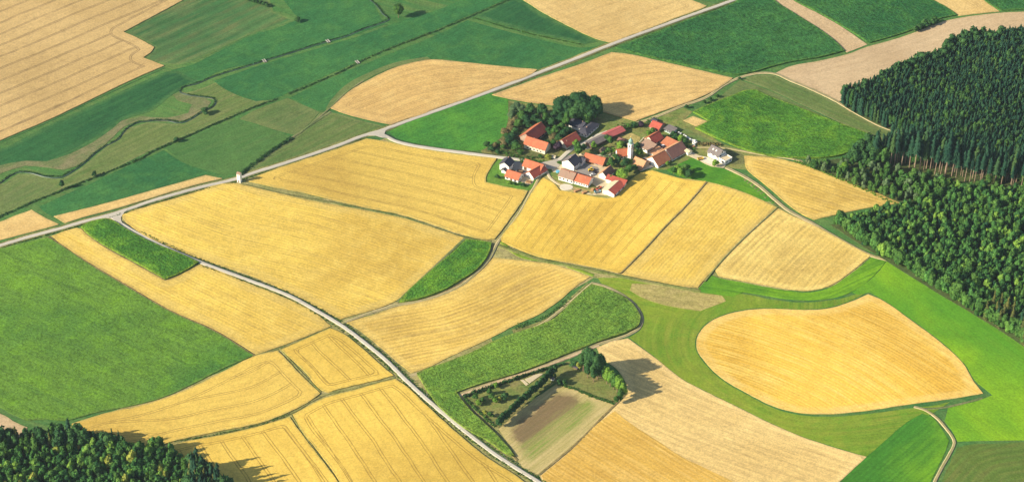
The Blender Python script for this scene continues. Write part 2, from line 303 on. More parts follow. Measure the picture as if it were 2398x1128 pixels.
def road_mat(name, A, B, rut=None, mid=None, grain=.1):
    k = N(name); P = k.pos(); uv = k.n('ShaderNodeUVMap', uv_map='rows').outputs[0]
    sp = k.n('ShaderNodeSeparateXYZ'); k.set(sp.inputs[0], uv); v = k.math('ABSOLUTE', sp.outputs[1])
    col = k.mix(k.rng(k.noise(P, .08, 4, .6), .35, .65), A, B)
    if mid: col = k.mix(k.math('MULTIPLY', k.rng(v, .35, .6, 1, 0), k.rng(k.noise(P, .25, 3), .35, .6, .3, 1)), col, mid)
    if rut: col = k.mix(k.rng(k.math('ABSOLUTE', k.math('SUBTRACT', v, .9)), .15, .4, .35, 0), col, rut)
    gm = k.rng(k.noise(P, 1.5, 3, .7), .25, .75, 1 - grain, 1 + grain)
    return k.finish(k.mix(1.0, col, k.comb(gm, gm, gm), 'MULTIPLY'), .85)
M['road'] = road_mat('pale_asphalt', (.50, .455, .37), (.44, .40, .33), rut=(.55, .50, .42))
M['farmroad'] = road_mat('farm_concrete', (.56, .51, .41), (.50, .45, .36), rut=(.60, .55, .45))
M['track'] = road_mat('dirt_track', (.46, .37, .20), (.40, .31, .17), rut=(.56, .46, .28), mid=(.24, .24, .08), grain=.2)
M['gravel'] = road_mat('gravel_yard', (.46, .41, .33), (.38, .34, .28), grain=.19)
M['asph'] = road_mat('grey_yard', (.24, .22, .20), (.30, .27, .24), grain=.12)
M['sand'] = road_mat('sandy_yard', (.58, .49, .32), (.50, .41, .26), grain=.19)
M['conc'] = road_mat('concrete_slab', (.66, .60, .48), (.58, .52, .42), grain=.08)
k = N('brook_water'); M['water'] = k.finish(k.mix(k.rng(k.noise(k.pos(), .2, 2), .35, .65), (.02, .05, .035), (.05, .09, .06)), .4, spec=.5)
# ---------------------------------------------------------------- ground sheet
def axis(lo, hi, st):
    a = list(np.arange(lo, hi + 1e-6, st)); d = st
    while a[-1] < 30000: d *= 1.28; a.append(a[-1] + d)
    d = st
    while a[0] > -30000: d *= 1.28; a.insert(0, a[0] - d)
    return np.array(a)
ax, ay = axis(-540, 540, 5.0), axis(810, 1620, 5.0)
gx, gy = np.meshgrid(ax, ay); V = np.column_stack([gx.ravel(), gy.ravel(), Hh(gx.ravel(), gy.ravel()) * np.exp(-((np.hypot(gx.ravel(), gy.ravel() - 1200) / 4000) ** 2))])
nx, ny = len(ax), len(ay); i, j = np.meshgrid(np.arange(nx - 1), np.arange(ny - 1)); q = (j * nx + i).ravel()
me = new_mesh('ground', V, np.stack([q, q + 1, q + nx + 1, q + nx], 1), M['base']); fattr(me, 'edge', np.full(len(V), 99.)); set_uv(me, V[:, 0] * .9 - V[:, 1] * .45, V[:, 1] * .9 + V[:, 0] * .45)
tag(link('ground', me), kind='structure')
# ---------------------------------------------------------------- meadows of the valley
vd = [(0, 330), (400, 150)]
field('meadow', [(289,78),(340,50),(431,0),(480,-40),(620,-40),(640,28),(690,47),(650,62),(600,76),(545,100),(490,128),(445,147),(418,153),(385,150),(340,137),(362,112),(325,90)], M['mown'], .10, [(340,150),(640,10)])
field('meadow', [(-40,362),(0,350),(110,296),(213,248),(300,207),(390,168),(420,166),(445,182),(470,190),(425,210),(405,222),(350,262),(300,277),(245,315),(180,352),(110,385),(0,396),(-40,410)], M['meadow_dk'], .12, vd)
field('meadow', [(430,205),(470,190),(520,165),(610,146),(700,120),(800,92),(900,58),(880,20),(860,-30),(640,-30),(700,45),(650,66),(600,80),(545,105),(490,133),(450,152),(400,165)], M['meadow_teal'], .10, vd)
field('meadow', [(500,190),(620,150),(730,118),(850,82),(940,50),(1060,10),(1120,-30),(1200,-30),(1185,0),(1090,40),(1020,70),(920,108),(840,143),(790,166),(700,205),(640,232),(600,238),(560,225),(520,205)], M['meadow_teal'], .14, vd)
field('meadow', [(420,222),(470,208),(510,192),(545,208),(600,236),(640,236),(600,250),(555,268),(500,290),(415,328),(355,352),(250,403),(150,440),(60,478),(0,505),(-40,520),(-40,430),(10,430),(45,407),(75,408),(110,417),(145,419),(180,400),(230,360),(265,330),(300,300),(345,287),(400,290),(430,291),(470,268),(503,245),(500,234),(440,226)], M['olive'], .12, vd)
field('meadow', [(10,432),(40,414),(75,414),(108,425),(135,440),(120,455),(60,476),(0,500),(-30,500)], M['olive_ring'], .20, vd)
field('dry_bank', [(405,222),(425,215),(470,228),(495,238),(480,262),(430,284),(380,285),(330,282),(290,298),(262,324),(225,358),(185,388),(150,398),(105,392),(60,388),(20,400),(-40,425),(-40,400),(0,388),(50,378),(110,378),(165,360),(215,335),(255,308),(285,283),(330,272),(390,276),(440,265),(450,245),(415,235)], M['bank'], .16, vd)
field('meadow', [(680,228),(740,200),(800,172),(840,156),(930,120),(1010,88),(1095,48),(1180,72),(1260,92),(1360,112),(1405,108),(1330,142),(1262,162),(1170,153),(1085,144),(1009,138),(960,148),(924,156),(864,182),(815,214),(790,236),(765,256),(745,260),(710,244)], M['meadow_teal'], .10, vd)
field('meadow', [(1110,38),(1165,12),(1200,-5),(1222,2),(1266,32),(1330,66),(1400,98),(1370,104),(1300,88),(1250,78),(1190,62)], M['meadow_dk'], .12, vd)
field('meadow', [(820,212),(864,184),(924,158),(1009,139),(1000,134),(930,146),(870,168),(815,196),(775,235),(762,256),(773,256),(790,238)], M['olive_ring'], .22, vd)
field('meadow', [(560,279),(600,257),(674,230),(710,246),(748,263),(722,292),(692,317),(640,303),(603,291)], M['olive_ring'], .12, vd)
field('meadow', [(388,349),(440,325),(500,300),(552,281),(603,293),(684,321),(630,357),(576,394),(548,409),(520,408),(495,401),(461,392),(415,368)], M['beet'] if False else M['meadow'], .12, [(388,349),(550,281)])
field('meadow', [(92,484),(150,457),(213,430),(260,407),(335,374),(384,352),(412,372),(461,396),(510,408),(482,409),(400,432),(284,465),(200,487),(124,507),(105,497)], M['meadow_teal'], .12, [(92,484),(384,352)])
field('meadow', [(690,322),(720,296),(750,264),(775,264),(850,284),(908,298),(860,314),(800,332),(700,367),(600,398),(582,398),(630,362)], M['olive'], .12, vd)
strip('path', [(775,262),(740,285),(700,312),(672,332)], 2.2, M['bank'], .24)
strip('path', [(850,190),(810,218),(770,256),(730,290),(700,314)], 1.6, M['bank'], .28)
field('field_margin', [(-60,600),(0,584),(250,515),(560,424),(900,325),(1170,372),(1272,410),(1660,424),(1830,480),(1950,552),(2042,598),(1960,672),(1660,684),(1560,672),(1390,650),(1150,790),(1265,1128),(1275,1180),(150,1180),(160,1000),(600,840),(400,735),(120,560)], M['margin'], .05, step=9, skirt=.3)
# grain fields
field('wheat_field', [(-60,-40),(500,-40),(431,0),(289,76),(325,92),(361,112),(352,125),(335,136),(385,155),(300,192),(213,234),(117,280),(0,330),(-60,356)], M['tan_wide'], .6, [(0,325),(210,232),(385,152)])
field('wheat_field', [(774,254),(790,240),(821,213),(864,188),(924,160),(975,146),(1009,141),(1084,147),(1169,156),(1258,164),(1243,176),(1190,195),(1137,215),(1082,236),(1030,252),(985,270),(942,283),(917,293),(853,279),(805,266)], M['tan_rows'], .5, [(800,262),(1000,190),(1240,170)])
field('wheat_field', [(1160,-40),(1224,0),(1268,28),(1332,62),(1403,94),(1432,101),(1509,72),(1600,37),(1648,19),(1655,15),(1618,0),(1540,-40)], M['tan'], .4, [(1432,101),(1655,12)])
field('wheat_field', [(1152,223),(1200,206),(1261,184),(1367,149),(1432,124),(1470,128),(1530,141),(1600,157),(1660,171),(1716,184),(1704,194),(1671,214),(1635,231),(1590,248),(1509,277),(1489,285),(1403,262),(1296,248),(1243,241),(1190,232)], M['tan_rows'], .6, [(1300,248),(1500,200),(1716,184)])
field('maize_field', [(1440,113),(1475,100),(1600,52),(1728,2),(1760,-40),(1785,-40),(1810,0),(1862,35),(1919,71),(1953,96),(1978,121),(1919,136),(1848,148),(1800,160),(1760,172),(1722,178),(1660,166),(1600,153),(1530,137),(1475,123)], M['maize_dark'], 1.2, [(1440,113),(1728,2)])
field('stubble_strip', [(1813,0),(1785,-40),(1830,-40),(1856,0),(1919,34),(1976,67),(2031,105),(1983,124),(1955,96),(1919,71),(1862,35)], M['strip'], .25, [(1813,0),(1983,124)])
field('maize_field', [(1858,0),(1832,-40),(2140,-40),(2182,0),(2216,19),(2242,37),(2200,46),(2170,58),(2130,74),(2080,90),(2036,102),(1978,66),(1921,33)], M['maize_dark'], 1.0, [(1858,0),(2036,102)])
field('stubble_field', [(2182,0),(2150,-40),(2270,-40),(2302,0),(2341,28),(2245,38)], M['tan'], .3, [(2182,0),(2245,38)])
field('maize_field', [(2303,0),(2275,-40),(2470,-40),(2470,18),(2398,24),(2343,27)], M['maize_dark'], .9, [(2303,0),(2343,27)])
field('stubble_field', [(1816,172),(1850,156),(1919,143),(1983,128),(2031,110),(2080,97),(2130,81),(2200,54),(2245,43),(2341,31),(2398,28),(2480,24),(2480,200),(2150,260),(1990,262),(1955,233),(1901,207),(1848,185)], M['soil'], .18, [(1816,172),(2031,110),(2245,43)])
field('meadow', [(1737,186),(1777,176),(1813,177),(1848,193),(1901,214),(1955,241),(2008,271),(2061,299),(2114,318),(2146,330),(2110,345),(2042,318),(1960,284),(1884,248),(1799,209)], M['olive'], .14, [(1740,183),(2042,316)])
field('meadow', [(1618,262),(1671,236),(1733,188),(1799,212),(1884,251),(1960,287),(2042,320),(2040,330),(1990,340),(1780,240),(1700,245)], M['olive_ring'], .12, [(1740,183),(2042,316)])
field('maize_field', [(1622,264),(1660,247),(1710,228),(1748,214),(1770,213),(1799,227),(1866,252),(1955,287),(2042,318),(2000,350),(1972,364),(1920,372),(1855,371),(1800,366),(1760,357),(1689,330),(1628,302),(1660,285),(1643,275)], M['maize_vivid'], 1.3, [(1628,302),(1760,357),(1900,372)])
field('stubble_plot', [(1600,283),(1623,273),(1656,285),(1631,297)], M['tan'], .4, [(1600,283),(1631,297)])
field('wheat_field', [(1742,366),(1780,367),(1813,371),(1884,388),(1925,404),(1990,428),(2055,453),(2107,476),(2060,483),(2018,490),(1960,503),(1906,515),(1878,502),(1848,481),(1812,450),(1777,421),(1750,398)], M['stub_curve'], .4, [(1742,366),(1884,405),(2107,476)])
field('meadow', [(1560,398),(1590,384),(1620,370),(1655,372),(1690,394),(1742,416),(1777,440),(1806,466),(1820,481),(1780,466),(1742,450),(1700,436),(1655,425),(1620,420),(1590,412)], M['vivid_dk'], .14, [(1655,425),(1820,481)])
field('wheat_field', [(1272,417),(1290,426),(1303,437),(1311,447),(1350,453),(1390,461),(1425,466),(1442,463),(1462,440),(1480,420),(1503,405),(1528,400),(1560,410),(1600,421),(1653,426),(1630,455),(1600,488),(1560,528),(1500,593),(1453,640),(1403,628),(1330,614),(1261,601),(1218,585),(1175,566),(1173,558),(1190,535),(1218,501),(1238,465),(1256,437)], M['gold_fan'], .7, ('fan', [(1272,410),(1172,560)], [(1655,427),(1453,640)], 13.0))
field('wheat_field', [(1656,427),(1700,438),(1749,455),(1818,486),(1780,520),(1742,556),(1705,593),(1671,630),(1634,674),(1600,670),(1530,657),(1456,642),(1502,595),(1562,530),(1602,490),(1632,457)], M['stub_gold'], .5, [(1456,642),(1656,427)])
field('wheat_field', [(1821,488),(1850,503),(1905,528),(1970,563),(2038,599),(1990,639),(1937,672),(1894,681),(1830,674),(1742,658),(1682,646),(1674,632),(1707,595),(1744,558)], M['pale_rows'], .4, [(1660,640),(1745,556),(1821,488)])
strip('furrow', [(1655,428),(1601,489),(1561,529),(1501,594),(1454,641)], 1.0, M['furrow'], .9)
strip('furrow', [(1820,487),(1743,557),(1706,594),(1673,631),(1650,660)], 1.2, M['margin'], .8)
field('meadow', [(1400,650),(1470,652),(1530,664),(1600,678),(1640,684),(1700,690),(1740,688),(1800,700),(1870,708),(1950,702),(2000,690),(2050,660),(2078,612),(2110,628),(2100,700),(2033,684),(1983,707),(1937,720),(1884,724),(1813,721),(1760,722),(1706,732),(1664,750),(1641,770),(1629,792),(1629,817),(1650,851),(1689,888),(1742,920),(1813,956),(1870,971),(1937,975),(2026,969),(2132,955),(2190,948),(2225,940),(2170,975),(2125,995),(2060,1045),(2029,1068),(1955,1046),(1884,1023),(1813,993),(1742,958),(1653,915),(1598,886),(1530,832),(1474,790),(1500,772),(1508,742),(1492,714),(1456,687),(1410,665)], M['sweep'], .10, [(1400,650),(1700,700),(1641,770),(1641,830),(1740,915),(1870,971),(2132,955)])
field('meadow', [(1632,680),(1664,643),(1680,650),(1742,662),(1830,678),(1894,685),(1937,676),(1990,643),(2042,602),(2076,610),(2044,648),(1995,683),(1950,698),(1900,703),(1840,700),(1780,690),(1742,684),(1715,694),(1680,690)], M['vivid_dk'], .20, [(1742,684),(1900,703),(2044,648)])
field('meadow', [(1480,664),(1530,666),(1600,680),(1690,692),(1700,705),(1640,728),(1560,715),(1500,695),(1475,680)], M['dry'], .17, [(1480,664),(1690,692)])
field('stubble_field', [(2033,689),(1983,710),(1937,723),(1884,726),(1813,723),(1760,725),(1706,735),(1664,753),(1643,772),(1632,792),(1632,817),(1653,849),(1689,884),(1742,916),(1813,951),(1870,966),(1937,969),(2026,962),(2132,946),(2238,932),(2302,921),(2281,895),(2256,852),(2203,802),(2132,749),(2090,718),(2060,700)], M['bowl'], .3, [(1640,800),(1800,850),(1950,830),(2120,860),(2302,921)] if False else [(1640,740),(1813,790),(2000,870),(2140,960)])
field('meadow', [(2078,610),(2110,627),(2180,674),(2250,714),(2330,764),(2398,812),(2480,870),(2480,1025),(2398,1030),(2330,1031),(2242,1033),(2232,1012),(2212,985),(2220,955),(2290,938),(2325,925),(2304,908),(2283,890),(2258,850),(2205,800),(2134,747),(2062,698),(2036,684),(2010,690),(1995,685),(2044,650)], M['vivid'], .16, [(2078,610),(2398,850)])
field('meadow', [(2029,1070),(2061,1042),(2125,987),(2160,968),(2185,977),(2206,1005),(2222,1030),(2214,1056),(2196,1094),(2178,1130),(2165,1170),(1930,1170),(1969,1128),(2000,1097)], M['vivid_dk'], .22, [(1969,1128),(2160,968)])
field('meadow', [(2242,1048),(2275,1040),(2330,1038),(2398,1034),(2480,1030),(2480,1175),(2190,1175),(2206,1128),(2228,1075)], M['olive_dk'], .16, [(2210,1128),(2280,1060),(2398,1035)])
field('stubble_field', [(1397,813),(1430,800),(1470,792),(1530,835),(1598,888),(1653,917),(1742,960),(1813,995),(1884,1025),(1955,1048),(2029,1069),(1999,1097),(1965,1128),(1925,1170),(1290,1170),(1263,1113),(1332,1058),(1400,985),(1440,948),(1468,920),(1465,895),(1440,860),(1410,840)], M['pale'], .25, [(1440,948),(1653,1040),(1900,1128)])
field('stubble_field', [(1440,962),(1474,990),(1545,1036),(1600,1072),(1653,1097),(1713,1126),(1780,1175),(1292,1175),(1268,1113),(1334,1058),(1402,990)], M['orange'], .4, [(1300,1128),(1440,962)] if False else [(1440,962),(1713,1126)])
field('vegetable_plot', [(1168,1004),(1223,955),(1280,914),(1303,899),(1335,908),(1386,928),(1437,948),(1407,980),(1356,1032),(1262,1110),(1240,1105),(1218,1086),(1204,1060),(1185,1030)], M['plotmix'], .16, [(1168,1004),(1303,899)])
field('maize_field', [(976,876),(1010,862),(1048,849),(1110,824),(1172,794),(1225,776),(1262,764),(1296,749),(1330,718),(1360,688),(1385,668),(1403,672),(1440,687),(1472,705),(1493,730),(1500,745),(1494,766),(1463,781),(1403,801),(1332,829),(1225,871),(1119,903),(1069,921),(1085,943),(1101,962),(1155,1012),(1195,1056),(1205,1070),(1180,1060),(1147,1036),(1084,1001),(1030,955)], M['maize'], 1.4, [(976,876),(1225,776),(1350,700)])
field('maize_field', [(1091,563),(1120,566),(1151,571),(1147,590),(1132,616),(1108,640),(1084,655),(1050,676),(1022,688),(977,703),(934,709),(960,679),(988,655),(1013,632),(1040,610),(1066,588)], M['maize_vivid'], 1.5, [(934,709),(1013,632),(1091,563)])
field('wheat_field', [(1155,604),(1208,609),(1296,620),(1381,648),(1350,670),(1307,706),(1261,737),(1201,764),(1172,780),(1110,810),(1048,838),(999,862),(962,873),(940,855),(906,825),(870,795),(835,768),(812,756),(835,748),(880,736),(924,720),(977,709),(1020,697),(1060,682),(1095,660),(1125,636)], M['stub_curve'], .35, [(850,775),(940,760),(1060,735),(1150,700),(1230,660),(1381,600)])
field('wheat_field', [(286,504),(300,498),(355,481),(450,453),(520,431),(548,430),(565,433),(590,438),(650,453),(725,470),(800,483),(871,497),(942,511),(1013,533),(1086,557),(1066,583),(1040,606),(1013,630),(985,655),(958,678),(930,703),(880,724),(830,738),(797,748),(780,738),(709,700),(603,651),(479,609),(390,574),(340,553),(312,534),(293,518)], M['stub_gold'], .45, [(286,520),(479,590),(680,640),(900,715)])
field('wheat_field', [(577,424),(600,414),(700,379),(800,346),(858,326),(905,333),(950,343),(1000,352),(1084,364),(1163,372),(1150,393),(1138,416),(1138,428),(1180,438),(1236,448),(1224,470),(1204,500),(1180,533),(1158,561),(1140,562),(1084,549),(1013,525),(942,503),(871,489),(800,473),(700,449),(640,438)], M['gold'], .7, [(577,424),(700,449),(871,485),(1013,520),(1140,562)])
field('wheat_field', [(122,553),(150,542),(180,534),(192,539),(204,552),(246,581),(317,620),(386,658),(400,655),(427,642),(468,620),(490,626),(560,655),(660,695),(735,731),(775,764),(720,787),(654,812),(600,830),(560,805),(503,772),(401,727),(319,680),(260,645),(213,617),(150,576)], M['stub_gold'], .45, [(122,560),(319,660),(500,750)])
field('maize_field', [(190,533),(213,521),(248,514),(262,518),(301,541),(355,569),(426,598),(466,616),(426,640),(388,656),(319,617),(248,578),(208,551)], M['maize_vivid'], 1.4, [(190,533),(388,656)])
field('green_field', [(-60,592),(0,582),(60,568),(112,556),(150,580),(213,622),(260,650),(319,685),(401,731),(503,777),(594,833),(532,859),(426,912),(370,935),(319,948),(213,969),(160,984),(106,982),(64,984),(30,970),(0,953),(-60,930)], M['beet'], .5, [(-60,740),(594,1040)])
field('stubble_field', [(-60,958),(0,968),(40,990),(64,1000),(60,1060),(-60,1060)], M['soil'], .2)
field('wheat_field', [(-60,535),(0,520),(40,504),(74,492),(108,512),(138,526),(104,536),(50,550),(0,563),(-60,575)], M['tan'], .4, [(-60,560),(138,526)])
field('wheat_field', [(126,507),(200,489),(284,467),(400,434),(482,411),(521,419),(450,436),(355,464),(270,490),(200,508),(152,523)], M['tan'], .45, [(126,507),(482,411)])
field('wheat_field', [(168,993),(240,970),(319,953),(426,918),(532,866),(598,834),(650,822),(664,835),(700,874),(750,922),(720,944),(684,962),(620,988),(500,1013),(420,1030),(300,1060),(180,1060)], M['gold'], .7, [(168,1050),(300,1040),(420,1030),(500,1013),(620,988),(684,962),(750,922)])
field('wheat_field', [(659,819),(700,801),(773,769),(800,780),(850,818),(880,845),(922,880),(895,888),(830,903),(768,919),(752,913),(718,874)], M['gold_tight'], .7, [(659,819),(752,913)])
field('wheat_field', [(380,1050),(430,1036),(520,1019),(620,995),(678,977),(702,1010),(740,1060),(780,1112),(815,1170),(380,1170)], M['gold_tight'], .7, [(678,977),(740,1060),(815,1170)])
field('wheat_field', [(686,971),(760,933),(830,914),(900,894),(926,888),(950,904),(1000,951),(1070,1014),(1145,1075),(1205,1112),(1245,1145),(1270,1175),(822,1175),(785,1110),(745,1056),(707,1008)], M['gold_tight'], .75, [(686,971),(745,1056),(822,1175)])
# field borders
for pts, wd, m, z in [([(597,832),(656,815),(775,767)], 1.4, 'verge_dk', .3), ([(656,816),(704,870),(752,918)], 1.1, 'verge', .3), ([(410,1034),(520,1015),(620,991),(682,968),(753,928),(830,909),(925,884)], 1.3, 'verge_dk', .3),
        ([(682,972),(740,1056),(800,1140),(815,1170)], 1.0, 'verge', .3), ([(112,555),(213,620),(319,684),(401,730),(503,776),(595,833)], 2.2, 'furrow', .3), ([(565,432),(650,452),(800,479),(942,508),(1084,555),(1150,566)], 2.2, 'verge_dk', .3),
        ([(190,536),(208,552),(248,580),(319,619),(388,658),(428,643),(468,621)], 1.5, 'furrow', .4), ([(931,712),(977,706),(1030,690),(1090,658),(1130,622),(1148,592),(1153,574)], 2.2, 'furrow', .28), ([(930,708),(1013,630),(1088,560)], 2.0, 'bank', .5),
        ([(1262,1112),(1356,1033),(1407,981),(1439,949),(1467,921)], 1.6, 'furrow', .4), ([(1168,575),(1218,592),(1261,607),(1330,621),(1403,636),(1455,647),(1530,662),(1600,675),(1640,682)], 3.6, 'verge', .22),
        ([(286,500),(356,478),(450,450),(545,424)], 1.8, 'verge_dk', .22), ([(1172,566),(1220,600),(1300,614),(1390,645)], 3.0, 'sweep', .2), ([(1272,412),(1247,445),(1210,505),(1170,560)], 1.6, 'verge_dk', .25),
        ([(1200,775),(1262,758),(1310,728),(1345,695),(1380,664)], 3.4, 'verge_dk', .22), ([(-40,350),(0,334),(117,284),(213,238),(385,159)], 1.3, 'meadow_dk', .2), ([(1742,418),(1777,446),(1820,483),(1880,514)], 3.4, 'olive', .14)]:
    strip('field_border', pts, wd, M[m], z)
# roads and tracks
MAIN = [(-70,597),(0,575),(50,560),(100,546),(142,535),(200,518),(248,506),(300,490),(355,471),(461,441),(553,419),(603,402),(650,388),(709,369),(760,352),(800,338),(846,320),(896,305),(942,288),(1055,248),(1155,212),(1264,170),(1353,136),(1431,105),(1509,76),(1600,43),(1724,-1),(1830,-40)]
FARM = [(262,508),(284,524),(319,545),(372,572),(472,615),(567,650),(674,691),(755,735),(800,762),(850,799),(906,845),(949,888),(1013,946),(1084,1005),(1155,1060),(1204,1092),(1265,1130),(1330,1172)]
VILL = [(880,310),(905,320),(924,330),(960,340),(995,346),(1084,358),(1172,369),(1225,376),(1275,386),(1296,383),(1312,373),(1330,357),(1347,345),(1366,336),(1383,328),(1398,318),(1424,309)]
strip('verge', MAIN, 7.0, M['verge_dk'], .14); strip('verge', FARM, 5.4, M['verge_dk'], .14); strip('verge', VILL[:7], 5.6, M['verge'], .13)
strip('road', MAIN, 3.4, M['road'], .30); strip('farm_road', FARM, 3.0, M['farmroad'], .34); strip('village_road', VILL, 3.4, M['farmroad'], .38)
field('road', [(230,512),(262,499),(300,490),(290,500),(283,510),(287,524),(279,523),(262,512),(248,511)], M['road'], .42, sharp=70)
field('road', [(862,318),(896,303),(922,297),(903,307),(900,315),(908,325),(892,322),(880,318)], M['road'], .44, sharp=70)
field('village_road', [(1262,383),(1284,378),(1305,372),(1310,380),(1308,392),(1285,396),(1275,396),(1268,392)], M['gravel'], .44, sharp=70)
LANE = [(1424,309),(1450,298),(1500,286),(1541,272),(1600,248),(1653,229),(1696,200),(1731,183),(1777,172),(1813,173),(1848,188),(1901,210),(1955,236),(2008,267),(2061,295),(2114,314),(2150,328)]
strip('dirt_track', LANE, 2.6, M['track'], .30)
strip('dirt_track', [(1614,346),(1653,345),(1700,347),(1724,351),(1777,361),(1848,371),(1900,383)], 1.8, M['track'], .30)
strip('dirt_track', [(1700,392),(1742,413),(1777,435),(1813,466),(1848,494),(1901,522),(1955,554),(2040,598),(2078,609)], 3.0, M['track'], .24)
strip('dirt_track', [(1280,398),(1268,408),(1255,432),(1240,458),(1218,498),(1190,538),(1166,568),(1155,590),(1142,612),(1115,640),(1082,667),(1040,688),(980,706),(930,714),(870,732),(800,757)], 2.0, M['track'], .42)
strip('dirt_track', [(960,880),(1010,866),(1060,846),(1140,810),(1200,784),(1260,763),(1310,729),(1345,700),(1387,663),(1410,668),(1450,686),(1485,712),(1503,742),(1498,766),(1470,784),(1430,797),(1380,812),(1290,848),(1200,878),(1130,901),(1072,923)], 2.2, M['track'], .3)
strip('dirt_track', [(1400,806),(1320,838),(1210,877),(1130,904),(1073,925)], 4.6, M['strip'], .28)
strip('dirt_track', [(1069,925),(1100,958),(1155,1012),(1212,1078)], 2.2, M['furrow'], .3)
strip('dirt_track', [(952,888),(1018,948),(1090,1005),(1160,1058),(1212,1086)], 2.0, M['bank'], .32)
strip('dirt_track', [(2140,952),(2160,957),(2190,975),(2215,1002),(2230,1022),(2235,1036),(2225,1060),(2205,1095),(2188,1130),(2176,1172)], 1.9, M['track'], .32)
strip('dirt_track', [(2160,957),(2200,955),(2250,945),(2300,932)], 1.5, M['bank'], .3)
strip('dirt_track', [(1280,400),(1288,416),(1305,430),(1330,441),(1365,450),(1395,455),(1420,447)], 2.0, M['sand'], .36)
# the brook and the ditches
BROOK = [(-40,455),(0,430),(21,414),(43,404),(71,405),(106,414),(142,416),(177,397),(200,380),(222,360),(248,342),(276,328),(294,305),(319,289),(355,284),(390,283),(425,288),(447,280),(471,264),(496,253),(505,241),(500,232),(475,228),(440,223),(422,216),(425,207),(461,197),(496,182),(532,170),(560,162),(618,144),(684,124),(728,110),(764,99),(808,87),(852,69),(888,57),(911,46),(897,34),(886,18),(868,2),(820,-20)]
strip('brook', BROOK, 1.1, M['water'], .26, sharp=80)
D2 = [(-40,528),(0,508),(71,476),(152,444),(248,405),(333,371),(355,356),(415,330),(496,294),(557,268),(603,248),(649,233),(674,222),(695,213),(800,168),(843,145),(924,110),(1027,71),(1094,43),(1194,0),(1260,-30)]
D3 = [(1108,43),(1190,67),(1261,85),(1367,106)]; D4 = [(684,323),(630,358),(574,400),(563,411)]
def hd(pts): return gp(pts)
# ---------------------------------------------------------------- foliage materials
def leaf_mat(name, A, B, Cc=None, obj=True, rough=.65, tr=.18):
    k = N(name); a = k.attr('tint'); t = k.attr('treerand')
    if obj: t = k.n('ShaderNodeObjectInfo').outputs['Random']
    f = k.math('ADD', k.math('MULTIPLY', a, .55), k.math('MULTIPLY', t, .45))
    col = k.mix(k.rng(f, .15, .85), A, B)
    if Cc: col = k.mix(k.rng(t, .74, .96), col, Cc)
    p = k.n('ShaderNodeBsdfPrincipled'); k.set(p.inputs['Base Color'], col); p.inputs['Roughness'].default_value = rough; p.inputs['Specular IOR Level'].default_value = .06
    q = k.n('ShaderNodeBsdfTranslucent'); k.set(q.inputs['Color'], col); s = k.n('ShaderNodeMixShader'); s.inputs[0].default_value = tr
    k.t.links.new(p.outputs[0], s.inputs[1]); k.t.links.new(q.outputs[0], s.inputs[2]); k.t.links.new(s.outputs[0], k.out.inputs[0]); return k.m
def pair(name, *a): return leaf_mat(name, *a), leaf_mat(name + '_mass', *a, obj=False)
L = {}
L['spruce'] = pair('spruce_needles', (.013, .052, .032), (.032, .092, .045), (.06, .12, .035))
L['young'] = pair('young_leaves', (.026, .092, .028), (.11, .275, .055), (.21, .36, .055))
L['dark'] = pair('dark_leaves', (.022, .075, .028), (.06, .145, .040))
L['mid'] = pair('mid_leaves', (.04, .115, .025), (.095, .20, .04))
L['bright'] = pair('bright_leaves', (.10, .22, .03), (.20, .34, .045))
L['willow'] = pair('grey_green_leaves', (.085, .15, .065), (.15, .225, .10))
L['yellow'] = pair('yellow_green_leaves', (.24, .28, .05), (.36, .38, .07))
L['brown'] = pair('brownish_leaves', (.15, .14, .06), (.24, .19, .08))
L['purple'] = pair('purple_leaves', (.045, .03, .05), (.08, .05, .07))
L['rustspruce'] = pair('rusty_needles', (.075, .095, .028), (.14, .145, .038))  # rusty olive-brown conifers, the needles' own colour
k = N('bark'); M['bark'] = k.finish(k.mix(k.rng(k.noise(k.pos(), .6, 3), .3, .7), (.20, .13, .08), (.34, .24, .15)), .9)
k = N('pale_bark'); M['bark2'] = k.finish(k.mix(k.rng(k.noise(k.pos(), .6, 3), .3, .7), (.22, .155, .11), (.36, .27, .19)), .9)
def rdir(n, r): 
    v = r.normal(size=(n, 3)); return v / np.linalg.norm(v, axis=1)[:, None]
ICO = None
def ico():
    global ICO
    if ICO is None:
        import bmesh
        bm = bmesh.new(); bmesh.ops.create_icosphere(bm, subdivisions=2, radius=1.0)
        bm.verts.ensure_lookup_table(); ICO = (np.array([v.co[:] for v in bm.verts]), np.array([[v.index for v in f.verts] for f in bm.faces])); bm.free()
    return ICO
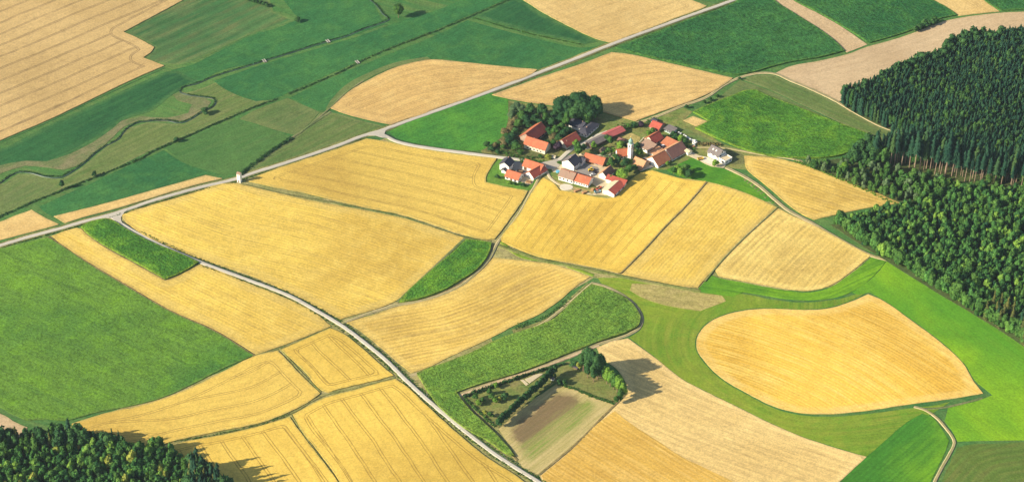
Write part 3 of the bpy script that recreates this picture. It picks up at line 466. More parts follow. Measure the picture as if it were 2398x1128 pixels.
def broad(seed, h=10.0, rad=4.0, lumps=12, leaves=45, ls=.9, base=.12, shape='round'):
    """crown: (verts, faces, tint): clusters of leaf faces over lobed cores"""
    r = np.random.default_rng(seed); V, F, T = [], [], []; off = 0
    zc, rz = h * (base + 1) / 2, h * (1 - base) / 2
    C = []
    for i in range(lumps):
        for _ in range(20):
            d = rdir(1, r)[0]; k = r.uniform(.35, .68)
            c = np.array((d[0] * rad * k, d[1] * rad * k, zc + d[2] * rz * k))
            if shape == 'column': c[:2] *= .8
            if all(np.linalg.norm((c - q[0]) / np.array((rad, rad, rz))) > .30 for q in C): break
        s = r.uniform(.36, .56); C.append((c, rad * s, rz * s * r.uniform(.7, .95), r.uniform()))
    C.append((np.array((0, 0, zc + rz * .45)), rad * .5, rz * .5, r.uniform())); C.append((np.array((0, 0, zc)), rad * .62, rz * .66, .3))
    iv, jf = ico()
    for c, a, b, tt in C:
        S = np.array((a, a, b)); lump = iv * (1 + .16 * np.sin(iv[:, :1] * 7 + tt * 9) * np.cos(iv[:, 1:2] * 6 + iv[:, 2:] * 5)) * .86
        V.append(lump * S + c); F.append(jf + off); T.append(np.full(len(iv), tt)); off += len(iv)
        n = leaves; d = rdir(n, r); d[:, 2] = np.where(d[:, 2] < -.5, -d[:, 2], d[:, 2]); P = d * S * r.uniform(.86, 1.12, (n, 1)) + c
        nn = d / S; nn /= np.linalg.norm(nn, axis=1)[:, None]; nn = nn + r.normal(size=(n, 3)) * .45; nn /= np.linalg.norm(nn, axis=1)[:, None]
        t1 = np.cross(nn, rdir(n, r)); t1 /= np.linalg.norm(t1, axis=1)[:, None] + 1e-9; t2 = np.cross(nn, t1); sz = ls * r.uniform(.6, 1.25, (n, 1))
        tri = np.stack([P + t1 * sz, P - t1 * sz * .5 + t2 * sz * .85, P - t1 * sz * .5 - t2 * sz * .85], 1).reshape(-1, 3)
        V.append(tri); F.append(np.arange(3 * n).reshape(-1, 3) + off); off += 3 * n
        T.append(np.repeat(np.clip(tt + r.normal(size=n) * .22, 0, 1), 3))
    return np.concatenate(V), np.concatenate(F), np.concatenate(T)
def conif(seed, h=16.0, rad=2.6, base=.12, tiers=11, sp=9, pw=.62):
    r = np.random.default_rng(seed); V, F, T = [], [], []; off = 0
    for i in range(tiers):
        f = i / (tiers - 1); z = h * (base + (1 - base) * f * .94); rr = rad * (1 - f ** 1.5) ** pw * r.uniform(.72, 1.15) + rad * .07
        top = z + h * (1 - base) / tiers * 1.5; dz = rr * .42; n = sp * 2; a0 = r.uniform(0, 6.3); tt = r.uniform()
        cx, cy = r.normal(size=2) * rad * .10
        V.append([(cx, cy, min(top, h))]); T.append([tt]); ring = []
        for q in range(n):
            k = r.uniform(.85, 1.15) if q % 2 == 0 else r.uniform(.5, .66); a = a0 + q * 2 * math.pi / n
            ring.append((cx + math.cos(a) * rr * k, cy + math.sin(a) * rr * k, z - dz * k * (1.2 if q % 2 == 0 else .5) + r.uniform(-.15, .15)))
        V.append(ring); T.append(np.clip(tt + r.normal(size=n) * .25, 0, 1)); F.append([(off, off + 1 + q, off + 1 + (q + 1) % n) for q in range(n)]); off += n + 1
    return np.concatenate([np.array(v, float) for v in V]), np.concatenate([np.array(f) for f in F]), np.concatenate([np.array(t, float) for t in T])
def trunk(h, r0, r1, n=6):
    V = []; F = []
    hs = (0 - 1.0, h * .5, h)
    for q, z in enumerate(hs):
        rr = r0 + (r1 - r0) * max(z, 0) / h
        for a in range(n): V.append((math.cos(a * 2 * math.pi / n) * rr, math.sin(a * 2 * math.pi / n) * rr, z))
    for q in range(2):
        for a in range(n):
            b = (a + 1) % n; i0 = q * n; F += [(i0 + a, i0 + b, i0 + n + b), (i0 + a, i0 + n + b, i0 + n + a)]
    return np.array(V, float), np.array(F)
def tree_me(name, geo, mat):
    V, F, T = geo; me = new_mesh(name, V, F, mat); fattr(me, 'tint', T); return me
PB = [broad(100 + i, 9.0, 2.5, 7, 26, .55, .10) for i in range(7)]                       # young wood
PS = [conif(200 + i, 16.0, 2.1, .10, 14, 7, .42) for i in range(6)]                           # dense conifer wood
PE = [conif(220 + i, 30.0, 2.5, .42 + .03 * (i % 3), 12, 7, .5) for i in range(7)]                           # tall, bare-stemmed conifers
PF = [conif(240 + i, 22.0, 2.9, .14, 15, 9, .7) for i in range(5)]
TRU = {'PE': trunk(27, .36, .12), 'PS': trunk(14, .2, .06), 'PB': trunk(6, .16, .07), 'PF': trunk(20, .35, .1)}
PROT = {'PB': (PB, 'young', 9.0), 'PS': (PS, 'spruce', 16.0), 'PE': (PE, 'spruce', 30.0), 'PF': (PF, 'spruce', 22.0), 'PD': ([broad(300 + i, 12.0, 3.7, 9, 34, .8, .08) for i in range(5)], 'mid', 12.0)}
TRU['PD'] = trunk(8, .22, .1)
MESH = {}
def meshes(key, matkey):
    q = (key, matkey)
    if q not in MESH:
        MESH[q] = ([tree_me(key + '_crown', p, L[matkey][0]) for p in PROT[key][0]], new_mesh(key + '_trunk', *TRU[key], M['bark2' if key == 'PE' else 'bark']))
    return MESH[q]
def scatter(poly_px, spacing, jit=.35):
    B = gp(poly_px); lo, hi = B.min(0), B.max(0)
    gx, gy = np.meshgrid(np.arange(lo[0], hi[0], spacing), np.arange(lo[1], hi[1], spacing * .87))
    gx = gx + (np.arange(gx.shape[0]) % 2)[:, None] * spacing * .5
    X = np.stack([gx.ravel(), gy.ravel()], 1) + rng.uniform(-jit, jit, (gx.size, 2)) * spacing
    return X[inside(B, X)]
FOR = []   # x, y, proto, matkey, height, widthfactor, region label
def plant(poly, spacing, choices, label, group, hn=None):
    for x, y in scatter(poly, spacing):
        c = random.random(); acc = 0
        for wgt, key, mk, h0, h1, wf in choices:
            acc += wgt
            if c <= acc: break
        FOR.append((x, y, key, mk, random.uniform(h0, h1) * (1 + .18 * math.sin(x / 17) * math.cos(y / 23)), wf * random.uniform(.85, 1.2), label, group))
RW1 = [(1965,238),(1985,255),(2061,295),(2146,327),(2200,352),(2300,385),(2398,405),(2480,420),(2480,78),(2398,84),(2330,104),(2256,102),(2200,138),(2100,188),(2010,226)]
plant(RW1, 2.8, [(.84, 'PS', 'spruce', 12.5, 16.5, .84), (.09, 'PD', 'dark', 13, 16, .62), (.07, 'PD', 'mid', 12, 15, .6)], 'dark pointed conifer packed in the big wood on the upper right slope', 'conifers of the upper right wood')
plant([(1968,240),(2010,226),(2100,188),(2200,138),(2256,102),(2330,104),(2398,84),(2480,78),(2480,98),(2400,104),(2330,122),(2262,118),(2205,155),(2105,204),(2015,240),(1985,252)], 4.6, [(1, 'PD', 'dark', 11, 17, 1.0)], 'rounded dark broadleaf on the outer rim of the upper right wood', 'broadleaves rimming the upper right wood')
plant([(2045,392),(2120,400),(2200,413),(2300,436),(2398,450),(2470,458),(2470,405),(2300,392),(2150,368),(2050,368)], 4.6, [(.86, 'PE', 'spruce', 23, 33, 1.05), (.14, 'PD', 'mid', 12, 20, .75)], 'tall conifer with a long bare trunk in the row edging the upper right wood', 'tall bare-stemmed conifers of the right wood')
plant([(1988,388),(2048,396),(2052,368),(2020,362),(1990,370)], 4.6, [(1, 'PD', 'dark', 15, 21, 1.0)], 'tall dark broadleaf at the left end of the bare-stemmed conifer row', 'dark broadleaves by the tall conifer row')
plant([(1875,383),(1900,386),(1960,382),(1990,385),(2050,398),(2120,412),(2200,428),(2210,470),(2110,480),(2060,460),(2000,438),(1940,412),(1900,395)], 5.2, [(.6, 'PD', 'mid', 6, 11, .9), (.25, 'PD', 'willow', 7, 12, .8), (.15, 'PB', 'young', 5, 8, 1.1)], 'leafy broadleaf between the pale stubble field and the tall conifer row', 'broadleaves beside the pale stubble field')
plant([(1945,527),(2000,520),(2107,497),(2160,470),(2200,438),(2300,446),(2398,458),(2480,466),(2480,868),(2398,812),(2330,767),(2250,717),(2180,677),(2110,630),(2060,602),(2000,562)], 3.9, [(.60, 'PB', 'young', 6, 12, .95), (.14, 'PS', 'spruce', 7, 10.5, 1.3), (.26, 'PD', 'mid', 7, 13, .8)], 'young leafy tree in the dense thicket at the right edge', 'young trees of the right thicket')
plant([(1945,527),(2000,562),(2060,602),(2110,630),(2180,677),(2250,717),(2330,767),(2398,812),(2480,868),(2480,840),(2398,790),(2330,745),(2250,698),(2180,660),(2110,615),(2060,590),(2000,550),(1960,522)], 4.6, [(1, 'PD', 'mid', 8, 13, .95)], 'mid green broadleaf on the edge of the right thicket above the bright meadow', 'edge trees of the right thicket')
plant([(2300,750),(2398,812),(2470,860),(2470,800),(2398,755),(2330,715)], 6.5, [(.6, 'PF', 'rustspruce', 16, 21, .9), (.4, 'PF', 'spruce', 16, 22, .9)], 'tall ragged conifer above the bright meadow at the right edge', 'ragged conifers at the right edge')
plant([(-50,1070),(100,1066),(200,1064),(300,1060),(360,1056),(405,1068),(440,1095),(450,1215),(-50,1215)], 3.9, [(.66, 'PB', 'young', 8, 13, .95), (.20, 'PD', 'mid', 10, 14, .8), (.08, 'PS', 'spruce', 8, 10, 1.3), (.06, 'PB', 'yellow', 11, 14, .9)], 'young tree in the mixed wood at the lower left corner', 'young trees of the lower left wood')
plant([(-50,1044),(60,1040),(195,1040),(215,1056),(200,1066),(100,1068),(-50,1072)], 4.4, [(.10, 'PE', 'spruce', 20, 26, 1.2), (.12, 'PF', 'rustspruce', 16, 22, 1.1), (.44, 'PD', 'dark', 15, 21, .8), (.34, 'PD', 'mid', 14, 20, .8)], 'tall dark tree in the back row of the lower left wood', 'tall conifers behind the lower left wood')
plant([(210,1046),(300,1050),(305,1062),(215,1062)], 4.6, [(.6, 'PD', 'dark', 12, 17, .9), (.4, 'PF', 'spruce', 14, 18, .8)], 'dark tree between the conifers and the wheat in the lower left wood', 'dark trees of the lower left wood')
plant([(450,1100),(462,1100),(505,1130),(545,1175),(570,1240),(450,1290),(440,1190)], 3.9, [(.4, 'PF', 'rustspruce', 14, 20, 1.0), (.35, 'PF', 'spruce', 17, 26, .95), (.25, 'PD', 'dark', 14, 19, .85)], 'dark conifer on the right flank of the lower left wood', 'conifers flanking the lower left wood')
plant([(-50,1215),(450,1215),(450,1290),(-50,1300)], 6.5, [(1, 'PF', 'spruce', 14, 20, 1.1)], 'conifer at the near side of the lower left wood', 'near conifers of the lower left wood')
for poly in (RW1, [(1875,383),(2050,368),(2480,400),(2480,470),(2110,480),(2000,438)], [(1945,527),(2107,497),(2240,455),(2480,470),(2480,868),(2330,767),(2180,677),(2060,602)], [(-60,1042),(200,1038),(300,1048),(360,1052),(440,1085),(515,1130),(575,1200),(580,1290),(-60,1300)]):
    field('forest_floor', poly, M['forest_floor'], .36, step=8)
# nearest 290 of each kind are trees of their own, the rest is one mass per kind
def seen(x, y):
    z = float(Hh(x, y)); d = y * math.cos(TH) + (CAMH - z) * math.sin(TH); v = (y * -math.sin(TH) + (CAMH - z) * math.cos(TH)) / d
    px, py = CX + FPX * x / d, CY + FPX * v; return -25 < px < 2425 and py < 1160, math.hypot(x, y)
NAMES = {'PB': 'young_tree', 'PS': 'conifer', 'PE': 'tall_conifer', 'PF': 'conifer', 'PD': 'broadleaf_tree'}
KIND = {'PB': 'b', 'PD': 'b', 'PS': 'c', 'PF': 'c', 'PE': 'c'}
cand = {'b': [], 'c': []}; rest = {'b': [], 'c': []}
for t in FOR:
    ok, d = seen(t[0], t[1])
    (cand if ok else rest)[KIND[t[2]]].append((d - (150 if t[2] == 'PE' else 0), t))
def grow(t, parts=True):
    x, y, key, mk, h, wf, lab, grp = t; cr, tr = meshes(key, mk); s = h / PROT[key][2]; i = random.randrange(len(cr))
    root = empty(NAMES[key], (x, y, float(Hh(x, y)) + .3)); root.rotation_euler = (random.uniform(-.03, .03), random.uniform(-.03, .03), random.uniform(0, 6.28))
    root.scale = (s * wf, s * wf, s)
    c = link('crown', cr[i], root); link('trunk', tr, root)
    nm = {'young': '', 'spruce': '', 'mid': '', 'dark': '', 'willow': '', 'yellow': '', 'rustspruce': ''}
    tag(root, lab, 'conifer' if KIND[key] == 'c' else 'tree', grp)
for kk in 'bc':
    cand[kk].sort(key=lambda q: q[0]); lim = 285 if kk == 'b' else 285
    far = cand[kk][lim:] + rest[kk]; print('forest', kk, len(cand[kk]), 'mass', len(far))
    for d, t in cand[kk][:lim]: grow(t)
    V, F, T, TR, MI = [], [], [], [], []; off = 0; mats = []; 
    for d, (x, y, key, mk, h, wf, lab, grp) in far:
        if y < 800: continue
        P = random.choice(PROT[key][0]); s = h / PROT[key][2]; a = random.uniform(0, 6.28); ca, sa = math.cos(a), math.sin(a)
        m = L[mk][1]
        if m not in mats: mats.append(m)
        pcs = [(P[0], P[1], P[2], mats.index(m))]
        if key == 'PE':
            if M['bark2'] not in mats: mats.append(M['bark2'])
            pcs.append((TRU['PE'][0], TRU['PE'][1], np.zeros(len(TRU['PE'][0])), mats.index(M['bark2'])))
        tr_ = random.random()
        for v, f, tt, mi in pcs:
            Q = v * np.array((s * wf, s * wf, s)); Q = np.column_stack([Q[:, 0] * ca - Q[:, 1] * sa + x, Q[:, 0] * sa + Q[:, 1] * ca + y, Q[:, 2] + float(Hh(x, y)) + .3])
            V.append(Q); F.append(f + off); off += len(Q); T.append(tt); TR.append(np.full(len(Q), tr_)); MI.append(np.full(len(f), mi))
    me = new_mesh('wood', np.concatenate(V), np.concatenate(F), mats, np.concatenate(MI)); fattr(me, 'tint', np.concatenate(T)); fattr(me, 'treerand', np.concatenate(TR))
    o = link('conifer_wood' if kk == 'c' else 'broadleaf_wood', me)
    tag(o, 'dark conifer wood covering the upper right slope' if kk == 'c' else 'green broadleaf canopy inside the right hand woods', 'wood', kind='stuff')
# ---------------------------------------------------------------- single trees and bushes
SING = {}
def single(px, py, h, r, mk, label, name='tree', cat='tree', group=None, col=False, dens=1.0):
    lum = int(max(5, min(26, (r * h) / 5))); ls = .30 + .036 * r; key = (round(h / 3), round(r / 1.5), mk, col, random.randrange(2))
    if key not in SING:
        sd = int(key[0] * 131 + key[1] * 17 + key[4] * 5 + sum(map(ord, mk)))
        SING[key] = (tree_me('crown', broad(sd, h, r, lum, int((40 + 7 * r) * dens), ls, .06 if h < 6 else .14, 'column' if col else 'round'), L[mk][0]), new_mesh('trunk', *trunk(h * .6, max(.12, h * .022), .08), M['bark']), h, r)
    cr, tr, h0, r0 = SING[key]; p = g(px, py)
    root = empty(name, (p[0], p[1], float(Hh(*p)) + .1)); root.rotation_euler = (0, 0, random.uniform(0, 6.28)); root.scale = (r / r0, r / r0, h / h0)
    link('crown', cr, root); link('trunk', tr, root); tag(root, label, cat, group); return root
def many(lst, mk, label, name, cat, group, h, r, col=False):
    for px, py in lst: single(px, py, h * random.uniform(.85, 1.15), r * random.uniform(.85, 1.15), mk, label, name, cat, group, col)
many([(1314,276),(1332,280),(1350,284),(1366,284),(1382,283),(1398,279),(1342,268),(1358,266),(1374,268),(1390,270),(1324,266)], 'dark', 'huge dark crown in the great tree clump above the village', 'large_tree', 'tree', 'great dark tree clump above the village', 16.5, 6.6)
single(1358, 272, 20, 8.8, 'dark', 'highest crown in the middle of the great dark tree clump', 'large_tree'); single(1372, 292, 10, 5.2, 'mid', 'mid green tree in front of the great dark clump beside the black roof', 'tree')
for a in [(1210,270,11,6.2,'willow','pale grey green willow at the upper left of the village','willow_tree'), (1240,272,11,4.6,'dark','dark tree just right of the pale willow'), (1268,275,12,4.6,'dark','dark tree halfway between the willow and the great clump'),
          (1278,290,10,4,'mid','bushy tree below the gap left of the great clump'), (1256,285,7,3.6,'mid','small tree above the red roofed barn'), (1325,302,15,3.4,'mid','tall light green tree left of the black roofed house'), (1300,318,9,4.2,'mid','olive tree between the red barn and the black roofed house'),
          (1320,326,9,4.4,'dark','dark tree below the tall light green one'), (1292,300,9,3.6,'dark','dark tree right of the red barn ridge'), (1232,290,8,4.4,'dark','dark tree behind the red barn'), (1215,300,8,4.2,'mid','green tree left of the red barn'), (1205,290,6,3.6,'brown','brownish bush below the willow'),
          (1196,310,5,3.8,'brown','brown green bush on the meadow edge left of the red barn'), (1208,320,8,4,'dark','dark green tree at the red barn gable'), (1186,325,5,3.6,'mid','bush on the slope left of the red barn'), (1192,340,6,4,'dark','dark bush left of the long cream house'),
          (1210,352,7,4,'mid','large green bush at the corner of the long cream house'), (1140,346,5.5,3.0,'dark','lone dark bush at the left tip of the village scrub'), (1160,345,4,3.0,'brown','brown bush beside the lone dark bush'), (1178,350,4,3.0,'mid','low green bush above the village road'), (1166,360,3,2.4,'dark','small bush nearest the village road'),
          (1308,352,7,4.2,'purple','purple leaved tree below the long cream house'), (1296,345,7,3.2,'mid','green tree at the right gable of the long cream house'), (1283,372,4,2.8,'yellow','yellow green bush by the white storage box'), (1264,370,3,2.2,'mid','low bush below the long cream house'),
          (1354,366,12,3.4,'mid','tall green tree left of the farm lane'), (1349,350,9,2.8,'bright','smaller bright tree above the tall lane tree'), (1366,358,8,2.8,'dark','dark tree behind the orange roofed stable'), (1390,354,9,2.8,'bright','slim bright green tree in front of the grey shed'),
          (1430,342,8,3.2,'mid','green tree behind the church right of the long shed'), (1421,331,6,2.6,'dark','dark bush against the long shed'), (1452,352,8,3.6,'bright','round bright tree left of the church tower'), (1424,362,6,2.6,'mid','tree below the brown garden shed'), (1436,360,5,2.6,'bright','small bright garden tree above the church nave'),
          (1413,365,4,2.6,'dark','dark shrub beside the garden wall'), (1462,345,5,2.4,'dark','dark shrub behind the church tower'), (1430,392,9,3.8,'mid','tree left of the churchyard'), (1448,388,8,3.4,'dark','dark tree below the church nave'), (1442,376,6,2.8,'mid','small tree at the end of the church nave'),
          (1464,392,8,3.6,'dark','dark tree under the church tower'), (1475,388,6,2.6,'bright','light tree at the foot of the church tower'), (1456,424,11,5.6,'bright','large bright round tree south of the church'), (1474,408,8,4.2,'mid','green tree right of the large bright one'), (1486,402,6,3.4,'mid','bush right of the churchyard by the red sheet roof'),
          (1430,424,5,2.8,'bright','small bright tree between the brown roof and the hay barn'), (1497,368,7,3.2,'bright','bright round tree right of the church tower'), (1492,352,7,3,'dark','dark tree above the round one right of the tower'), (1500,299,5,3.2,'purple','dark purple tree in the upper gardens'),
          (1486,299,5,3,'dark','dark hedge tree left of the purple one'), (1472,300,4,2.6,'mid','low hedge tree beside the lane'), (1528,312,4.5,3.0,'mid','green garden bush below the small red roof'), (1518,316,3.5,2.4,'bright','light bush above the courtyard farmhouse'),
          (1582,326,5,3.0,'dark','dark shrub above the courtyard shed'), (1594,330,5,3.4,'bright','bright shrub beside the white bales'), (1604,336,4.5,3,'mid','shrub between the bales and the long barn'), (1590,340,4,2.8,'bright','light shrub behind the courtyard shed'), (1576,318,4,2.4,'dark','dark shrub below the grey greenhouse'),
          (1578,408,6,3.6,'mid','left bush of the copse on the green slope'), (1592,414,7,4,'bright','front bush of the copse on the green slope'), (1604,404,7,3.8,'mid','back bush of the copse on the green slope'), (1612,418,7.5,4,'dark','dark right bush of the copse on the green slope'), (1620,410,5,2.6,'mid','small bush at the right of the copse'),
          (1586,398,4,2.6,'bright','small pale bush above the copse on the green slope'), (1563,388,4,1.8,'bright','thin light tree below the long barn windows'), (1674,391,6.5,2.9,'bright','round tree in front of the modern white house'),
          (1164,419,4,2.3,'dark','dark round shrub on the farm lawn'), (1192,432,3,2.4,'bright','bright shrub in front of the small orange roofed house'), (1206,434,2.6,2.0,'mid','low shrub right of the bright one on the farm lawn'), (1224,436,2.5,2.2,'dark','dark low shrub at the lawn edge by the wheat'),
          (1222,384,3.5,1.6,'mid','small round tree in the farm yard'), (1310,384,2,2.2,'mid','low bush at the village junction'),
          (933,42,13,4.8,'mid','large lone tree beside the brook near the top edge'), (697,52,5,3.2,'dark','lone dark bush in the upper valley meadow'), (481,268,6,3.6,'dark','dark bush at the bend of the brook'), (415,333,4.5,2.6,'dark','bush on the ditch above the dark square meadow'),
          (146,443,8,2.3,'dark','slim dark tree on the ditch at the left edge'), (221,413,4,2.2,'dark','small bush on the ditch right of the slim tree'), (2222,138,13,4.2,'mid','single round tree standing out from the upper right wood'), (1732,187,2.5,1.6,'dark','small shrub at the bend of the dirt track'),
          (1662,237,3.5,2.4,'dark','shrub on the track above the bright maize'), (1650,243,3,2.2,'mid','low shrub left of the track shrub'), (1678,229,3,2,'mid','right shrub of the three on the track'), (1607,254,3,2,'dark','shrub by the track at the wheat corner'),
          (1905,398,8,4.6,'mid','round tree at the corner of the pale stubble field'), (1888,386,5,3,'dark','dark bush left of the round corner tree'), (1975,404,9,4,'bright','light green tree at the tip of the right woods'),
          (1345,858,5,3.4,'dark','dark shrub at the left foot of the poplars'), (1356,864,6,2.6,'yellow','yellow green shrub beside the poplars'), (1300,890,6,.8,'dark','thin dark cypress beside the garden hut'), (1310,899,4,2.2,'dark','dark round shrub right of the garden hut'), (1322,901,4,2,'dark','second dark shrub on the orchard boundary'),
          (1113,936,5,2.4,'mid','fruit tree at the left of the orchard'), (1120,948,4,2.4,'bright','light fruit tree near the orchard corner'), (1130,943,4.5,2.2,'mid','fruit tree behind the light one'), (1146,924,5.5,2.2,'mid','fruit tree at the head of the orchard'), (1152,934,5,2.2,'mid','fruit tree in the middle of the orchard'),
          (1159,943,4,2.2,'bright','light green fruit tree below the middle one'), (1170,938,3.5,1.6,'yellow','yellow green fruit tree in the orchard'), (1182,934,5,2.8,'dark','roundest dark fruit tree of the orchard'), (1162,908,4.5,2.2,'bright','fruit tree beside the upper low hedge'), (1135,968,3,1.8,'yellow','yellow shrub on the lower left orchard edge'), (1148,976,3.5,2,'mid','green shrub near the tall hedge foot')]:
    single(*a[:6], name=a[6] if len(a) > 6 else ('bush' if a[2] < 6.2 else 'tree'), cat='bush' if a[2] < 6.2 and len(a) < 7 else 'tree')
SCR = [(1200,280,9,4.6,'willow'),(1222,282,10,4.8,'mid'),(1250,290,9,4.6,'dark'),(1264,297,8,4.2,'dark'),(1236,300,9,4.8,'dark'),(1196,300,7,4.4,'brown'),(1182,316,6,4.2,'brown'),(1200,326,7,4.6,'dark'),(1192,332,6,4.2,'dark'),(1180,340,5,4,'brown'),(1168,340,4,3.4,'mid'),(1150,352,4,3.4,'dark'),(1204,344,6,4.4,'dark'),(1218,360,4,3.2,'mid'),(1286,316,8,4,'dark'),(1296,330,7,3.8,'brown'),(1282,340,5,3.4,'dark'),(1308,334,9,4.2,'dark'),(1316,312,11,4.2,'mid'),(1330,318,9,4,'dark'),(1300,280,10,4.6,'dark'),(1312,290,10,4.6,'dark'),(1288,292,8,4.2,'dark')]
for px, py, h, r, mk in SCR:
    single(px, py, h * .85, r, mk, 'tangled tree in the wooded scrub around the red barn', 'scrub_tree', 'tree', 'scrub trees around the red barn')
for (px, py, h, r), lb in zip([(1366,868,18,3.9),(1377,872,21,4.3),(1388,880,21,4.3),(1399,887,21,4.3),(1406,882,19,3.9),(1376,884,15,3.6),(1390,893,15,3.6)], range(7)):
    single(px, py, h, r, 'dark', 'tall dark poplar in the clump beside the orchard meadow', 'poplar', 'tree', 'dark poplars beside the orchard meadow', True, 1.3)
for px, py, h, r in [(1414,890,13,3.2),(1421,898,13,3.2),(1429,904,13,3.4),(1437,911,14,3.4),(1445,918,14,3.4),(1453,924,14,3.4),(1457,933,13,3.2),(1451,940,10,2.8),(1443,946,7,2.4)]:
    single(px, py, h, r, 'mid' if random.random() < .6 else 'bright', 'lighter tree in the row running down from the poplars', 'tree', 'tree', 'row of trees below the poplars')
for q in range(27):
    f = q / 26; px, py = 1167 + (1298 - 1167) * f, 999 + (880 - 999) * f
    single(px + random.uniform(-1.5, 1.5), py + random.uniform(-1, 1), random.uniform(7.0, 9.0) * (1.15 if f > .8 else 1), 2.6, 'dark', 'dark conifer in the tall diagonal hedge of the orchard', 'hedge_conifer', 'conifer', 'tall diagonal hedge conifers', True)
for px, py in [(2142,74),(2150,70),(2158,67),(2166,64),(2174,61),(2182,58),(2188,55),(2163,60)]:
    single(px, py, random.uniform(4, 6), random.uniform(3, 4), 'dark', 'dark bush in the thicket on the field edge near the top right', 'bush', 'bush', 'field edge thicket near the top right')
for px, py in [(585,2),(594,6),(602,9),(610,10),(618,14),(625,17)]:
    single(px, py, random.uniform(2.5, 4), random.uniform(2.2, 3), 'dark', 'bush in the short row at the top edge above the mown meadow', 'bush', 'bush', 'bush row at the top edge')
# low vegetation along ditches, brook and hedges: tufts nobody could count
def tufts(name, lines, mk, label, dens=2.2, width=1.2, h=.9, sz=.5, kind='stuff', cat='plants'):
    V, T = [], []
    for pts in lines:
        P = gp(pts)
        for i in range(len(P) - 1):
            Ls = float(np.linalg.norm(P[i + 1] - P[i])); n = max(1, int(Ls * dens)); f = rng.uniform(0, 1, n)[:, None]; d = (P[i + 1] - P[i]) / max(Ls, 1e-6); nn = np.array((-d[1], d[0]))
            mod = .55 + .45 * np.sin(f[:, 0] * Ls / 7 + i) 
            Q = P[i] + f * (P[i + 1] - P[i]) + nn * rng.normal(0, width * .4, n)[:, None]
            for (x, y), mm in zip(Q, mod):
                z = float(Hh(x, y)) + .2; hh = h * (.4 + mm * random.uniform(.5, 1.1)); t = random.random()
                for _ in range(5):
                    a = random.uniform(0, 6.28); s = sz * random.uniform(.6, 1.3); c = np.array((x + random.uniform(-s, s), y + random.uniform(-s, s), z + hh * random.uniform(.1, .9)))
                    e1 = rdir(1, rng)[0] * s; e2 = rdir(1, rng)[0] * s; V += [c + e1, c - e1 * .5 + e2, c - e1 * .5 - e2]; T += [t] * 3
    me = new_mesh(name, np.array(V), np.arange(len(V)).reshape(-1, 3), L[mk][1]); fattr(me, 'tint', T); fattr(me, 'treerand', T)
    tag(link(name, me), label, cat, kind=kind)
tufts('ditch_plants', [D2[:12]], 'dark', 'dark weeds lining the long straight ditch at the left', 3.4, 1.2, .9, .45)
tufts('ditch_plants', [D2[12:]], 'dark', 'dark weeds lining the straight ditch towards the top edge', 3.0, 1.1, .8, .42)
tufts('ditch_plants', [D3], 'mid', 'thin line of weeds across the meadows above the tan field', 2.0, 1.0, .6, .4)
tufts('ditch_plants', [D4], 'dark', 'dark weeds in the short ditch behind the white tower', 5, 1.8, 1.4, .55)
BR2 = [(x, y - 2) for x, y in BROOK]
tufts('brook_plants', [BR2[:24]], 'dark', 'dark reeds along the winding brook', 3.4, 1.1, .7, .36)
tufts('brook_plants', [BR2[24:]], 'dark', 'dark reeds along the straight upper brook', 3.0, .9, .7, .36)
tufts('low_hedge', [[(1086,930),(1130,914),(1200,890),(1260,870),(1323,852)]], 'dark', 'long low dark hedge between the orchard and the dirt track', 6, 1.3, 1.9, .55)
tufts('low_hedge', [[(1088,934),(1110,955),(1135,978),(1160,1000)]], 'mid', 'thin low hedge on the left side of the orchard', 4, 1.0, 1.0, .5)
tufts('low_hedge', [[(1306,900),(1345,912),(1390,930),(1440,946)]], 'mid', 'low hedge between the orchard meadow and the brown plot', 4, 1.2, 1.0, .5)
tufts('roadside_weeds', [[(x, y + 7) for x, y in MAIN[1:16]]], 'mid', 'weeds on the field side of the main road', 2.4, 1.0, .5, .35)
tufts('roadside_weeds', [[(x + 9, y - 3) for x, y in FARM[2:]]], 'mid', 'weeds on the right side of the farm road', 2.2, 1.2, .5, .35)
tufts('roadside_weeds', [[(x - 9, y + 4) for x, y in FARM[3:]]], 'mid', 'weeds on the left side of the farm road', 2.0, 1.0, .5, .35)
tufts('border_weeds', [[(410,1034),(520,1015),(620,991),(682,968)]], 'mid', 'weeds between the two lower left wheat fields', 2.2, .8, .5, .35)
tufts('border_weeds', [[(1205,768),(1262,750),(1300,727),(1335,697)]], 'mid', 'weedy bank between the stubble and the farm track', 2.4, 2.4, .8, .45)
tufts('border_weeds', [[(1860,378),(1905,394),(1960,418),(2010,438),(2060,462),(2100,478)]], 'bright', 'weeds along the edge of the pale stubble field', 3, 1.8, 1.2, .5)
tufts('garden_plants', [[(1440,300),(1500,292),(1540,280)],[(1565,318),(1600,340),(1625,352)],[(1400,372),(1430,366),(1446,362)]], 'mid', 'mixed garden plants behind the farmyards', 2.4, 4, 1.2, .6)
tufts('rough_plants', [[(1150,352),(1175,358),(1205,366),(1240,372),(1270,378)],[(1180,330),(1200,345),(1220,362)]], 'mid', 'rough greenery between the village road and the scrub', 3, 5, 1.0, .6)
tufts('brush_pile', [[(1634,338),(1650,340),(1668,339),(1686,342)]], 'brown', 'row of brown brushwood behind the modern white house', 5, 2.2, 1.6, .6)
